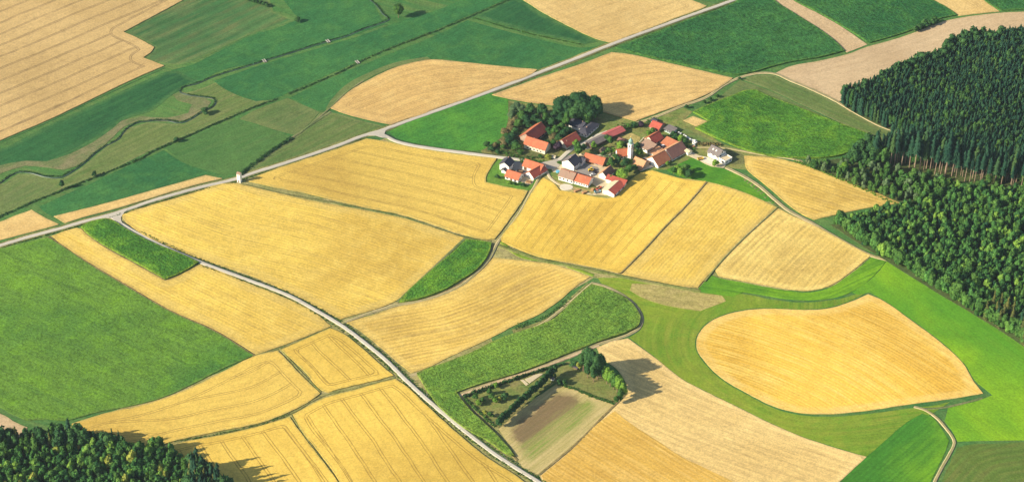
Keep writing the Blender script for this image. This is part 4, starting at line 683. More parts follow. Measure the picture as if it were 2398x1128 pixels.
# ---------------------------------------------------------------- village ground
V_ = field
V_('garden_ground', [(1125,350),(1180,300),(1190,236),(1245,244),(1300,252),(1400,265),(1440,270),(1488,288),(1600,252),(1622,262),(1600,283),(1640,300),(1690,335),(1850,376),(1780,366),(1742,366),(1750,398),(1700,392),(1620,372),(1560,398),(1530,398),(1500,403),(1478,418),(1460,440),(1440,462),(1385,458),(1300,432),(1290,398),(1318,376),(1350,362),(1330,360),(1296,378),(1225,371),(1172,364),(1130,360)], M['garden'], .10)
V_('scrub_ground', [(1130,352),(1175,320),(1188,290),(1190,240),(1240,250),(1300,262),(1400,285),(1330,330),(1300,370),(1225,370),(1160,362)], M['scrub'], .18)
V_('meadow', [(912,308),(945,291),(1055,252),(1150,217),(1190,232),(1192,262),(1188,300),(1165,335),(1128,352),(1084,352),(995,340),(950,330),(925,320)], M['lush'], .16, [(912,308),(1150,217)])
V_('lawn', [(1166,374),(1195,372),(1240,382),(1272,390),(1262,412),(1248,442),(1234,448),(1180,437),(1138,427),(1140,415),(1150,395)], M['lawn'], .30)
V_('yard', [(1190,376),(1232,381),(1228,398),(1240,402),(1238,410),(1228,416),(1215,404),(1200,398),(1192,392)], M['asph'], .40)
V_('yard', [(1214,424),(1228,414),(1250,422),(1248,430),(1236,434)], M['sand'], .40)
V_('yard', [(1290,392),(1318,382),(1340,372),(1366,372),(1380,384),(1412,390),(1440,396),(1425,420),(1440,440),(1418,458),(1390,455),(1400,440),(1385,430),(1345,410),(1320,402),(1296,404)], M['sand'], .28)
V_('yard', [(1350,398),(1368,384),(1400,392),(1402,404),(1392,414),(1372,412),(1350,406)], M['asph'], .40)
V_('garden_strip', [(1300,424),(1340,436),(1378,445),(1400,444),(1388,456),(1350,450),(1310,438)], M['dry'], .36)
V_('manure_slab', [(1311,438),(1316,433),(1326,432),(1337,434),(1342,438),(1338,444),(1328,446),(1317,445)], M['conc'], .50, step=1.5, sharp=70)
V_('yard', [(1340,372),(1352,360),(1400,362),(1446,360),(1450,352),(1452,362),(1440,368),(1400,372),(1362,372)], M['sand'], .34)
V_('yard', [(1386,334),(1405,320),(1442,300),(1450,303),(1425,322),(1392,345),(1365,352),(1355,346)], M['gravel'], .30)
V_('yard', [(1494,378),(1512,368),(1530,376),(1535,388),(1512,384),(1500,390)], M['asph'], .32)
V_('yard', [(1528,350),(1550,336),(1600,352),(1580,366),(1545,366)], M['asph'], .30)
V_('paved_ramp', [(1498,399),(1512,388),(1531,387),(1530,392),(1512,397),(1500,402)], M['conc'], .50, step=2)
V_('yard', [(1600,352),(1614,352),(1640,366),(1660,370),(1684,382),(1700,388),(1694,394),(1665,390),(1640,378),(1606,362)], M['sand'], .34)
V_('yard', [(1640,366),(1660,370),(1682,382),(1668,388),(1640,376)], M['conc'], .44)
V_('bare_ground', [(1692,352),(1730,356),(1742,366),(1745,384),(1710,386),(1704,372)], M['plot'] if False else M['scrub'], .22)
V_('dry_grass', [(1440,318),(1480,312),(1500,322),(1492,345),(1478,352),(1466,335),(1450,330)], M['dry'], .22)
V_('dry_grass', [(1555,290),(1600,300),(1640,318),(1700,345),(1640,338),(1590,312)], M['olive'], .22)
V_('garden_bed', [(1229,888),(1262,875),(1272,875),(1240,898)], M['sand'], .4, step=2); V_('garden_bed', [(1219,890),(1226,889),(1238,900),(1232,903)], M['sand'], .4, step=2)
V_('orchard_grass', [(1085,929),(1130,912),(1200,888),(1290,858),(1330,846),(1350,846),(1400,876),(1450,898),(1466,918),(1442,944),(1385,925),(1335,905),(1300,895),(1235,943),(1167,1002),(1130,968),(1100,945)], M['garden'], .14)
# ---------------------------------------------------------------- buildings
def roof_mat(name, A, B, C, sc=.35):
    k = N(name); P = k.pos(); a = k.noise(P, sc, 4, .65); b = k.noise(P, 2.5, 2, .6)
    col = k.mix(k.rng(a, .38, .62), A, B); col = k.mix(k.math('MULTIPLY', k.rng(b, .5, .75), .55), col, C)
    wv = k.n('ShaderNodeTexWave'); wv.bands_direction = 'Z'; wv.inputs['Scale'].default_value = 1.1; wv.inputs['Distortion'].default_value = .3; k.set(wv.inputs['Vector'], P)
    gm = k.rng(wv.outputs['Fac'], 0, 1, .90, 1.05); return k.finish(k.mix(1.0, col, k.comb(gm, gm, gm), 'MULTIPLY'), .75, wv.outputs['Fac'], .3, .05)
RF = {'orange': roof_mat('orange_tiles', (.53, .165, .08), (.41, .125, .065), (.30, .11, .07)), 'red': roof_mat('red_tiles', (.46, .105, .07), (.38, .085, .06), (.30, .08, .06)), 'slate': roof_mat('dark_tiles', (.055, .055, .075), (.075, .072, .09), (.10, .10, .11)),
      'grey': roof_mat('grey_tiles', (.17, .145, .14), (.21, .18, .165), (.13, .11, .11)), 'brown': roof_mat('brown_tiles', (.27, .13, .10), (.22, .11, .09), (.33, .18, .13)), 'greybrown': roof_mat('weathered_tiles', (.33, .21, .15), (.28, .19, .14), (.38, .27, .19)),
      'redmetal': roof_mat('red_sheet', (.48, .12, .11), (.42, .10, .095), (.52, .17, .15)), 'tan': roof_mat('faded_tiles', (.56, .30, .15), (.50, .24, .12), (.62, .40, .22)), 'concrete': roof_mat('pale_sheet', (.66, .54, .34), (.58, .47, .30), (.70, .60, .42)), 'rust': roof_mat('rusty_orange_tiles', (.50, .19, .09), (.44, .15, .08), (.36, .13, .08))}
def plain(name, A, B, sc=.5, rough=.8, **kw):
    k = N(name); return k.finish(k.mix(k.rng(k.noise(k.pos(), sc, 4, .65), .35, .7), A, B), rough, **kw)
WL = {'white': plain('white_render', (.86, .84, .79), (.80, .77, .70)), 'cream': plain('cream_render', (.76, .70, .54), (.64, .57, .42)), 'stone': plain('stone_wall', (.42, .30, .22), (.30, .22, .17)), 'wood': plain('barn_boards', (.20, .13, .09), (.14, .095, .07)), 'teal': plain('teal_panels', (.60, .72, .68), (.45, .60, .56)), 'grey': plain('grey_render', (.50, .48, .45), (.42, .40, .38))}
GL = plain('window_glass', (.05, .06, .08), (.07, .08, .10), rough=.15); DR = plain('brown_door', (.16, .09, .05), (.12, .07, .04)); TRIM = plain('white_trim', (.75, .73, .68), (.68, .66, .6)); CHM = plain('chimney_brick', (.45, .28, .20), (.36, .22, .16)); COP = plain('green_copper', (.20, .36, .31), (.30, .45, .38), rough=.5); GOLD = plain('gilded_ball', (.8, .55, .15), (.7, .45, .1), rough=.3)
class MB:
    def __init__(s): s.v = []; s.f = []
    def quad(s, *P):
        o = len(s.v); s.v += [tuple(p) for p in P]; s.f.append(tuple(range(o, o + len(P))))
    def prism(s, lo, hi):               # two polygons with equally many corners
        n = len(lo); o = len(s.v); s.v += [tuple(p) for p in lo] + [tuple(p) for p in hi]
        s.f.append(tuple(range(o, o + n))[::-1]); s.f.append(tuple(range(o + n, o + 2 * n)))
        for i in range(n): j = (i + 1) % n; s.f.append((o + i, o + j, o + n + j, o + n + i))
    def box(s, T, x0, x1, y0, y1, z0, z1):
        c = [(x0, y0), (x1, y0), (x1, y1), (x0, y1)]; s.prism([T(x, y, z0) for x, y in c], [T(x, y, z1) for x, y in c])
    def build(s, name, mat, parent, smooth=False):
        me = bpy.data.meshes.new(name); me.from_pydata(s.v, [], s.f); me.materials.append(mat); me.update()
        import bmesh
        bm = bmesh.new(); bm.from_mesh(me); bmesh.ops.recalc_face_normals(bm, faces=bm.faces); bm.to_mesh(me); bm.free()
        if smooth:
            for p in me.polygons: p.use_smooth = True
        return link(name, me, parent)
def building(name, label, vols, cat='house', group=None):
    """vols: dicts A, B front base corners in the photo, d depth, h wall, r rise, ridge par/perp/hip/flat/mono, roof, wall, win"""
    O = g(*vols[0]['A']); root = empty(name, (O[0], O[1], float(Hh(*O)))); tag(root, label, cat, group); base = root.location
    for vi, q in enumerate(vols):
        A, B = g(*q['A']), g(*q['B']); e = B - A; Lw = float(np.linalg.norm(e)); e = e / Lw; n = np.array((-e[1], e[0])); d, h, r = q['d'], q['h'], q['r']
        C = A + e * Lw / 2 + n * d / 2; z0 = float(Hh(*C)) + .2 - base.z
        def T(x, y, z, A=A, e=e, n=n, z0=z0):
            p = A + e * x + n * y; return (p[0] - base.x, p[1] - base.y, z + z0)
        kind = q.get('ridge', 'par'); ov = q.get('ov', .7); th = .22; w = MB(); rf = MB(); rf2 = MB()
        if kind in ('par', 'perp'):
            par = kind == 'par'; S = (lambda a, b, z: T(a, b, z)) if par else (lambda a, b, z: T(b, a, z))
            la, lb = (Lw, d) if par else (d, Lw)      # along ridge, across ridge
            prof = [(0, -1.2), (lb, -1.2), (lb, h), (lb / 2, h + r), (0, h)]
            w.prism([S(0, b, z) for b, z in prof], [S(la, b, z) for b, z in prof])
            s = r / (lb / 2); zo = h - s * ov
            for side, tgt in ((0, rf), (1, rf2)):
                b0, b1 = (-ov, lb / 2) if side == 0 else (lb + ov, lb / 2); g0 = .04
                c = [(-ov * .7, b0, zo), (la + ov * .7, b0, zo), (la + ov * .7, b1, h + r), (-ov * .7, b1, h + r)]
                tgt.prism([S(a, b, z + g0) for a, b, z in c], [S(a, b, z + g0 + th) for a, b, z in c])
            rc = MB(); rc.box(lambda a, b, z: S(a, b, z), -ov * .7, la + ov * .7, lb / 2 - .18, lb / 2 + .18, h + r + .2, h + r + .36)
        elif kind == 'mono':
            w.prism([T(0, 0, -1.2), T(Lw, 0, -1.2), T(Lw, d, -1.2), T(0, d, -1.2)], [T(0, 0, h), T(Lw, 0, h), T(Lw, d, h + r), T(0, d, h + r)])
            c = [(-ov, -ov, h - r * ov / d), (Lw + ov, -ov, h - r * ov / d), (Lw + ov, d + ov, h + r + r * ov / d), (-ov, d + ov, h + r + r * ov / d)]
            rf.prism([T(*p[:2], p[2] + .04) for p in c], [T(*p[:2], p[2] + .24) for p in c]); rc = None
        elif kind == 'hip':
            w.box(T, 0, Lw, 0, d, -1.2, h); m = min(Lw, d) / 2
            R0, R1 = ((m, d / 2), (Lw - m, d / 2)) if Lw > d else ((Lw / 2, m), (Lw / 2, d - m))
            cs = [(-ov, -ov), (Lw + ov, -ov), (Lw + ov, d + ov), (-ov, d + ov)]; E = [T(x, y, h) for x, y in cs]; E2 = [T(x, y, h - .2) for x, y in cs]
            P0, P1 = T(*R0, h + r), T(*R1, h + r); rf.quad(*E2[::-1])
            if Lw > d: rf.quad(E[0], E[1], P1, P0); rf.quad(E[1], E[2], P1); rf.quad(E[2], E[3], P0, P1); rf.quad(E[3], E[0], P0)
            else: rf.quad(E[0], E[1], P0); rf.quad(E[1], E[2], P1, P0); rf.quad(E[2], E[3], P1); rf.quad(E[3], E[0], P0, P1)
            for i in range(4): rf.quad(E2[i], E2[(i + 1) % 4], E[(i + 1) % 4], E[i])
            rc = None
        else:
            w.box(T, 0, Lw, 0, d, -1.2, h); rc = None
            for x0, x1, y0, y1 in ((-.1, Lw + .1, -.1, .2), (-.1, Lw + .1, d - .2, d + .1), (-.1, .2, .2, d - .2), (Lw - .2, Lw + .1, .2, d - .2)): rf2.box(T, x0, x1, y0, y1, h - .02, h + .7)
            rf.box(T, .2, Lw - .2, .2, d - .2, h + .003, h + .12)
        w.build('wall', WL[q.get('wall', 'white')], root)
        ro = rf.build('roof', RF[q['roof']], root)
        if rf2.v:
            if kind == 'flat': rf2.build('parapet', WL[q.get('wall', 'white')], root)
            else: rf2.build('roof', RF[q.get('roof2', q['roof'])], root)
        if rc: rc.build('ridge_cap', RF[q.get('cap', q['roof'])], ro)
        for (face, t, z, ww, hh, *k) in q.get('win', ()):       # face f/r/l/b, t along 0..1
            m = MB(); fr = MB(); nm = k[0] if k else 'window'; ww *= 1.3 if nm == 'window' else 1; hh *= 1.15 if nm == 'window' else 1
            def put(mb, t0, t1, za, zb, o0, o1):
                if face == 'f': mb.box(T, Lw * t - t0, Lw * t + t1, -o1, -o0, za, zb)
                elif face == 'b': mb.box(T, Lw * t - t0, Lw * t + t1, d + o0, d + o1, za, zb)
                elif face == 'r': mb.box(T, Lw + o0, Lw + o1, d * t - t0, d * t + t1, za, zb)
                else: mb.box(T, -o1, -o0, d * t - t0, d * t + t1, za, zb)
            put(m, ww / 2, ww / 2, z, z + hh, .004, .06); wo = m.build(nm, GL if nm == 'window' else DR, root)
            if nm == 'window':
                put(fr, ww / 2 + .12, ww / 2 + .12, z - .12, z, .004, .10); fr.build('sill', TRIM, wo)
        for (t, s_, hh) in q.get('chim', ()):
            m = MB(); x, y = Lw * t, d * s_; zt = h + r * (1 - abs((s_ if kind != 'perp' else t) - .5) * 2) if kind != 'flat' else h
            m.box(T, x - .35, x + .35, y - .35, y + .35, zt - .4, zt + hh); m.build('chimney', CHM, ro)
        for (t, s_) in q.get('sky', ()):     # roof lights on the front slope
            m = MB(); x = Lw * t; y0, y1 = d * s_, d * s_ + 1.1; sl = r / (d / 2); m.prism([T(x - .5, y0, h + sl * y0 + .27), T(x + .5, y0, h + sl * y0 + .27), T(x + .5, y1, h + sl * y1 + .27), T(x - .5, y1, h + sl * y1 + .27)], [T(x - .5, y0, h + sl * y0 + .36), T(x + .5, y0, h + sl * y0 + .36), T(x + .5, y1, h + sl * y1 + .36), T(x - .5, y1, h + sl * y1 + .36)])
            m.build('roof_light', TRIM, ro)
    return root
def W(face, n, z, ww=1.0, hh=1.2, a=.1, b=.9): return [(face, a + (b - a) * (i / max(1, n - 1)), z, ww, hh) for i in range(n)]
building('house', 'white gabled house with dark slate roof at the left end of the village', [dict(A=(1170,398), B=(1192,404), d=8, h=5.0, r=2.6, ridge='perp', roof='slate', chim=[(.5, .85, .9)], win=W('r', 3, 3.2) + W('r', 2, .8)), dict(A=(1174,405), B=(1184,408), d=4, h=2.4, r=1.0, ridge='perp', roof='slate')])
building('farmhouse', 'low white house with bright orange roof on the farm lawn', [dict(A=(1183,420), B=(1213,429), d=8.5, h=2.8, r=2.7, ridge='par', roof='orange', win=[('f', .16, .8, 1.3, 1.2), ('f', .78, .8, 1.3, 1.2), ('f', .47, .0, 1.6, 2.2, 'door'), ('r', .35, .8, 1.2, 1.2), ('r', .75, .8, 1.2, 1.2)])])
building('barn', 'L shaped orange and red roofed barn beside the village junction', [dict(A=(1224,397), B=(1265,410), d=8.5, h=3.4, r=3.0, ridge='par', roof='orange', win=[('f', .15, .0, 2.4, 2.4, 'door')]), dict(A=(1231,413), B=(1249,423), d=14, h=2.6, r=3.0, ridge='perp', roof='orange', roof2='red', win=W('r', 3, 1.0, 1.4, .8))], 'barn')
building('barn', 'red roofed barn with stone gable among the trees', [dict(A=(1217,329), B=(1246,341), d=19, h=3.6, r=4.5, ridge='perp', roof='orange', roof2='red', wall='stone', win=W('r', 3, .9, 2.2, 1.2, .5, .95))], 'barn')
building('farmhouse', 'long cream house with orange roof below the red barn', [dict(A=(1227,347), B=(1276,362), d=9, h=4.0, r=3.5, ridge='par', roof='orange', wall='cream', chim=[(.28, .75, .9)], win=W('f', 6, 2.6, .9, 1.0) + W('f', 5, .6, .9, 1.1, .16, .8))])
building('barn', 'red roofed barn between the black roofed house and the purple tree', [dict(A=(1305,339), B=(1327,351), d=14.5, h=2.7, r=3.7, ridge='perp', roof='orange', roof2='red', wall='grey', chim=[(.7, .2, .5)])], 'barn')
building('house', 'sprawling white house with black roof below the great tree clump', [dict(A=(1354,316), B=(1374,323), d=17, h=2.7, r=2.0, ridge='hip', roof='slate', chim=[(.5, .35, 1.2)], win=W('f', 3, .8) + W('r', 5, .8)), dict(A=(1332,299), B=(1361,309), d=11, h=2.8, r=2.2, ridge='par', roof='slate', chim=[(.8, .5, .8)])])
building('shed', 'long shed with half red half grey roof above the church gardens', [dict(A=(1386,350), B=(1424,331), d=7, h=2.6, r=1.3, ridge='par', roof='grey', wall='wood'), dict(A=(1424.6,330.6), B=(1463,313), d=7, h=2.8, r=1.4, ridge='par', roof='redmetal', wall='wood')], 'shed')
building('house', 'white gabled house with black roof at the centre of the village', [dict(A=(1316,390), B=(1344,401), d=9, h=4.4, r=3.4, ridge='perp', roof='grey', roof2='slate', chim=[(.5, .35, .8)], win=W('r', 3, 2.8) + W('r', 2, .7)), dict(A=(1351,386), B=(1362,390), d=7, h=3.2, r=1.8, ridge='par', roof='slate')])
building('barn', 'long orange roofed stable with an open front beside the yard', [dict(A=(1366,380), B=(1411,392), d=8.5, h=2.5, r=2.9, ridge='par', roof='orange', wall='stone', win=[('f', .12, .2, 1.6, 1.6), ('f', .3, 0, 2.6, 2.0, 'door'), ('f', .46, 0, 2.6, 2.0, 'door'), ('f', .7, .8, 1.2, .9)])], 'barn')
building('farmhouse', 'white farmhouse with half brown half orange roof above the manure slab', [dict(A=(1308,421), B=(1341,431), d=9.5, h=3.6, r=2.8, ridge='par', roof='greybrown', cap='orange', chim=[(.55, .4, .7)], win=W('f', 4, .9)), dict(A=(1341.4,430), B=(1377,440), d=9.5, h=3.0, r=2.7, ridge='par', roof='orange', chim=[(.2, .5, .7), (.7, .4, .6)], win=W('f', 6, .8, .8, .9) + W('r', 2, .8))])
building('house', 'small white gabled house with brown roof beside the bright tree', [dict(A=(1402,416), B=(1420,423), d=10, h=3.0, r=3.1, ridge='perp', roof='tan', roof2='brown')])
building('barn', 'white hay barn with pale and red roof at the south tip of the village', [dict(A=(1411,453), B=(1438,463), d=13.5, h=3.0, r=1.7, ridge='perp', roof='concrete', roof2='red', win=W('r', 3, .8, 1.5, .9)), dict(A=(1419,428), B=(1461,441), d=3.6, h=3.4, r=.9, ridge='mono', roof='red')], 'barn')  # left slope: pale sheeting, with strong sunlight painted into its tone
building('barn', 'orange brown roofed barn on the right of the church', [dict(A=(1478,391), B=(1502,401), d=10.5, h=1.9, r=4.0, ridge='par', roof='tan', wall='stone')], 'barn')
building('barn', 'longest white barn with orange roof along the right of the courtyard', [dict(A=(1513,379), B=(1541,395), d=12.5, h=2.4, r=4.7, ridge='perp', roof='tan', roof2='rust', win=W('r', 3, .9, 1.8, .9, .15, .8)), dict(A=(1545,393.2), B=(1545.1,393.2), d=.1, h=.1, r=.05, ridge='flat', roof='grey')][:1], 'barn')
building('barn', 'right half of the longest courtyard barn with darker red roof', [dict(A=(1544.5,360.5), B=(1574.5,377.5), d=15.6, h=2.2, r=4.7, ridge='perp', roof='tan', roof2='brown', win=W('r', 4, .7, 2.2, 1.0, .1, .95))], 'barn')
building('farmhouse', 'tall cream house with red roof at the head of the courtyard', [dict(A=(1509,334), B=(1530,345), d=10.5, h=3.4, r=3.6, ridge='perp', roof='orange', roof2='red', wall='cream', win=W('r', 3, .8) + W('f', 2, 1.8, .9, 1.1, .3, .7))])
building('farmhouse', 'white house with faded grey brown roof on the left of the courtyard', [dict(A=(1497,349), B=(1519,362), d=7, h=3.0, r=2.2, ridge='mono', roof='greybrown', win=W('f', 3, 1.0)), dict(A=(1521,363), B=(1532,369), d=8, h=2.4, r=1.4, ridge='mono', roof='tan')])
building('shed', 'orange roofed cart shed on the right side of the courtyard', [dict(A=(1549,341), B=(1573,352), d=6.5, h=2.2, r=1.6, ridge='mono', roof='rust', wall='wood')], 'shed')
building('house', 'modern white house with grey roof and flat terrace at the right end of the village', [dict(A=(1657,366), B=(1681,378), d=9, h=4.4, r=3.0, ridge='par', roof='grey', win=W('f', 3, 2.4) + [('r', .3, 2.6, 1.2, 1.4), ('r', .5, 5.2, .9, .9)], sky=[(.3, .2), (.6, .2)]), dict(A=(1683,379), B=(1697,387), d=7.5, h=2.8, r=.1, ridge='flat', roof='concrete', win=[('r', .3, 1.0, 1.0, 1.0), ('r', .75, 1.0, 1.0, 1.0), ('f', .6, .6, 1.6, 1.7)])])
building('house', 'small red roofed house highest in the village beside the dirt track', [dict(A=(1521,302), B=(1542,310), d=9, h=2.2, r=2.4, ridge='par', roof='red', wall='stone', chim=[(.3, .6, .8)])])
building('shed', 'tiny white hut with black roof behind the highest red roofed house', [dict(A=(1525,288), B=(1533,291), d=4, h=1.8, r=.8, ridge='par', roof='slate')], 'shed')
building('greenhouse', 'low teal and white greenhouse with grey roof below the upper gardens', [dict(A=(1556,308), B=(1573,316), d=5.5, h=2.2, r=.5, ridge='mono', roof='grey', wall='teal', win=W('f', 4, .5, 1.0, 1.2))], 'greenhouse')
building('shed', 'little brown roofed garden shed between the long shed and the garden wall', [dict(A=(1402,358), B=(1410,360.5), d=4.5, h=1.8, r=1.2, ridge='perp', roof='greybrown', wall='wood')], 'shed')
building('shed', 'small dark roofed shed beside the round tree behind the church', [dict(A=(1446,333), B=(1457,338), d=4, h=1.8, r=.9, ridge='par', roof='brown', wall='wood')], 'shed')
building('shed', 'white porch hut at the right end of the longest barn', [dict(A=(1604,360), B=(1611,365), d=3.4, h=2.6, r=.6, ridge='par', roof='concrete')], 'shed')
building('garden_hut', 'tiny white hut at the top end of the tall diagonal hedge', [dict(A=(1290,890), B=(1296,892), d=2, h=1.8, r=.6, ridge='par', roof='grey')], 'shed')
building('garden_hut', 'low dark roofed hut under the shrubs left of the poplars', [dict(A=(1341,861), B=(1352,866), d=3, h=1.8, r=.5, ridge='mono', roof='slate', wall='wood')], 'shed')
building('storage_box', 'small pale storage box on the grass by the village road', [dict(A=(1290,370), B=(1299,373), d=1.8, h=1.3, r=.25, ridge='mono', roof='concrete', ov=.1)], 'box')
# transformer tower
building('transformer_tower', 'slim white tower standing on the field corner beside the main road', [dict(A=(555.6,427), B=(563.2,429), d=2.4, h=7.2, r=.9, ridge='par', roof='greybrown', ov=.25, win=[('f', .5, 0, .9, 1.9, 'door'), ('f', .5, 5.8, .6, .5)])], 'tower')
# church: nave, tower, onion
ch = building('church', 'small white village church with orange nave roof and green onion tower', [dict(A=(1447,375), B=(1472,372), d=7.5, h=3.4, r=3.2, ridge='par', roof='orange', win=W('f', 4, 1.2, .7, 1.6))], 'church')
A, B = g(1469, 373), g(1476, 376); e = (B - A) / np.linalg.norm(B - A); n = np.array((-e[1], e[0])); SD = 2.9; zt = float(Hh(*A)) - ch.location.z
def TT(x, y, z): p = A + e * x + n * y; return (p[0] - ch.location.x, p[1] - ch.location.y, z + zt)
m = MB(); m.box(TT, 0, SD, 0, SD, -1, 13.6); tw = m.build('tower', WL['white'], ch)
for zz, o in ((10.0, .22), (13.6, .3)): m = MB(); m.box(TT, -o, SD + o, -o, SD + o, zz + .003, zz + .28); m.build('cornice', CHM if zz < 13 else TRIM, tw)
for fx in ((0), (1)):
    m = MB()
    if fx == 0: m.box(TT, SD / 2 - .45, SD / 2 + .45, -.06, -.004, 10.9, 12.9)
    else: m.box(TT, SD + .004, SD + .06, SD / 2 - .45, SD / 2 + .45, 10.9, 12.9)
    m.build('belfry_opening', GL, tw)
m = MB(); prof = [(1.65, 13.9), (1.25, 14.5), (1.5, 15.2), (1.7, 15.9), (1.45, 16.7), (.8, 17.4), (.35, 18.0), (.22, 18.8), (.08, 19.6)]
for q in range(len(prof) - 1):
    (r0, z0), (r1, z1) = prof[q], prof[q + 1]
    for a in range(12):
        a0, a1 = a * math.pi / 6, (a + 1) * math.pi / 6; c = SD / 2
        m.quad(TT(c + r0 * math.cos(a0), c + r0 * math.sin(a0), z0), TT(c + r0 * math.cos(a1), c + r0 * math.sin(a1), z0), TT(c + r1 * math.cos(a1), c + r1 * math.sin(a1), z1), TT(c + r1 * math.cos(a0), c + r1 * math.sin(a0), z1))
dm = m.build('onion_dome', COP, tw, True)
iv, jf = ico(); c0 = np.array(TT(SD / 2, SD / 2, 19.8)); me = new_mesh('ball', iv * .42 + c0, jf, GOLD, smooth=True); tag(link('gilded_ball', me, ch))
# garden walls
def wall(name, pts, h, th, mat, label):
    P = gp(pts); m = MB(); O = P[0]; z0 = float(Hh(*O)); root = (O[0], O[1], z0)
    for i in range(len(P) - 1):
        a, b = P[i], P[i + 1]; e = (b - a) / np.linalg.norm(b - a); n = np.array((-e[1], e[0])) * th / 2
        za, zb = float(Hh(*a)) - z0, float(Hh(*b)) - z0; c = [(a - n, za), (b - n, zb), (b + n, zb), (a + n, za)]
        m.prism([(p[0] - O[0], p[1] - O[1], z - 1) for p, z in c], [(p[0] - O[0], p[1] - O[1], z + h) for p, z in c])
    o = m.build(name, mat, None); o.location = root; return tag(o, label, 'wall')
wall('garden_wall', [(1352,362),(1390,368),(1425,366),(1440,358)], 1.5, .4, WL['cream'], 'curving cream garden wall between the lane and the church nave')
wall('garden_wall', [(1489,346),(1508,325)], 1.6, .4, WL['cream'], 'straight cream wall running up to the red roofed courtyard house')
wall('garden_wall', [(1562,328),(1598,347)], 1.2, .4, WL['stone'], 'low stone wall behind the courtyard cart shed')
CHM2 = plain('old_concrete', (.26, .24, .19), (.20, .19, .15))
# bridges over brook and ditch
def bridge(px, ang, label):
    p = g(*px); O = (p[0], p[1], float(Hh(*p)) + .35); a = R(ang); root = empty('footbridge', O); tag(root, label, 'bridge')
    def T(x, y, z): return (x * math.cos(a) - y * math.sin(a), x * math.sin(a) + y * math.cos(a), z)
    m = MB(); m.box(T, -1.1, 1.1, -2.4, 2.4, 0, .3); m.build('deck', CHM2, root)
    for s in (-1, 1): m = MB(); m.box(T, s * 1.0 - .08, s * 1.0 + .08, -2.4, 2.4, .303, .6); m.build('kerb', WL['grey'], root)
bridge((619, 144), 30, 'grey slab bridge over the brook below the lone dark bush'); bridge((768, 98), 30, 'small slab bridge on the straight stretch of the upper brook'); bridge((837, 147), 30, 'slab bridge over the straight ditch above the tan field')
# vehicles, bales, posts
PAINT = {'white': plain('white_paint', (.75, .75, .74), (.70, .70, .69), rough=.3), 'red': plain('red_paint', (.45, .05, .05), (.40, .05, .05), rough=.3), 'dark': plain('dark_paint', (.04, .04, .045), (.05, .05, .055), rough=.3), 'yellow': plain('yellow_paint', (.80, .55, .03), (.72, .48, .03), rough=.4), 'blue': plain('blue_paint', (.15, .45, .62), (.12, .38, .55), rough=.4)}
TYRE = plain('tyre_rubber', (.03, .03, .03), (.04, .04, .04))
def cyl(m, T, x, y, z, r, w_, ax='y', n=12):
    P = []
    for s in (-w_ / 2, w_ / 2):
        P.append([T(x + r * math.cos(a * 2 * math.pi / n), y + s, z + r * math.sin(a * 2 * math.pi / n)) if ax == 'y' else T(x + r * math.cos(a * 2 * math.pi / n), y + r * math.sin(a * 2 * math.pi / n), z + s) for a in range(n)])
    m.prism(P[0], P[1])
def frame(px, ang):
    p = g(*px); O = (p[0], p[1], float(Hh(*p)) + .45); a = R(ang); return O, (lambda x, y, z: (x * math.cos(a) - y * math.sin(a), x * math.sin(a) + y * math.cos(a), z))
def car(px, ang, paint, label, name='parked_car', L_=4.3, van=False):
    O, T = frame(px, ang); root = empty(name, O); tag(root, label, 'van' if van else 'car'); hw = .86; H1, H2 = .82, 1.42
    if van: H1, H2 = 1.1, 2.2
    def ring(x, z): return [T(x, -hw, .3), T(x, hw, .3), T(x, hw, z), T(x, -hw, z)]
    m = MB(); secs = [(-L_ / 2, .62), (-L_ / 2 + .25, H1 - .05), (-L_ * .1, H1 + .03), (L_ * .22, H1), (L_ / 2 - .2, H1 - .18), (L_ / 2, .55)]
    for (x0, z0), (x1, z1) in zip(secs, secs[1:]):
        a, b = ring(x0, z0), ring(x1, z1)
        for i in range(4): m.quad(a[i], a[(i + 1) % 4], b[(i + 1) % 4], b[i])
    m.quad(*ring(*secs[0])); m.quad(*ring(*secs[-1])); m.build('body', PAINT[paint], root)
    m = MB(); x0, x1 = (-L_ * .47, L_ * .2) if van else (-L_ * .40, L_ * .18)
    m.prism([T(x0, -hw + .05, H1), T(x1, -hw + .05, H1), T(x1, hw - .05, H1), T(x0, hw - .05, H1)], [T(x0 + .3, -hw + .2, H2 - .06), T(x1 - .6, -hw + .2, H2 - .06), T(x1 - .6, hw - .2, H2 - .06), T(x0 + .3, hw - .2, H2 - .06)]); m.build('windows', GL, root)
    m = MB(); m.box(T, x0 + .28, x1 - .58, -hw + .18, hw - .18, H2 - .058, H2); m.build('car_roof', PAINT[paint], root)
    for sx in (-1, 1):
        for sy in (-1, 1): m = MB(); cyl(m, T, sx * L_ * .31, sy * (hw - .06), .33, .33, .22); m.build('wheel', TYRE, root)
car((1388, 411), 28, 'white', 'white car parked in the central yard in front of the small brown roofed house'); car((1393, 406), 28, 'dark', 'black car parked behind the white one in the central yard')
car((1548, 348), 25, 'red', 'small red car in the courtyard beside the white van'); car((1554, 346), 25, 'white', 'white van parked in the middle of the courtyard', 'parked_van', 5.2, True); car((1565, 352), -35, 'white', 'white car against the orange roofed cart shed')
car((1508, 376), 20, 'dark', 'black car parked between the church barn and the courtyard farm')
O, T = frame((1385, 401), 10); tr = empty('tractor', O); tag(tr, 'yellow farm loader standing in the sunny middle yard', 'tractor')
m = MB(); m.prism([T(-2.4, -.8, .6), T(1.9, -.7, .6), T(1.9, .7, .6), T(-2.4, .8, .6)], [T(-2.2, -.7, 1.7), T(1.6, -.6, 1.5), T(1.6, .6, 1.5), T(-2.2, .7, 1.7)]); m.build('body', PAINT['yellow'], tr)
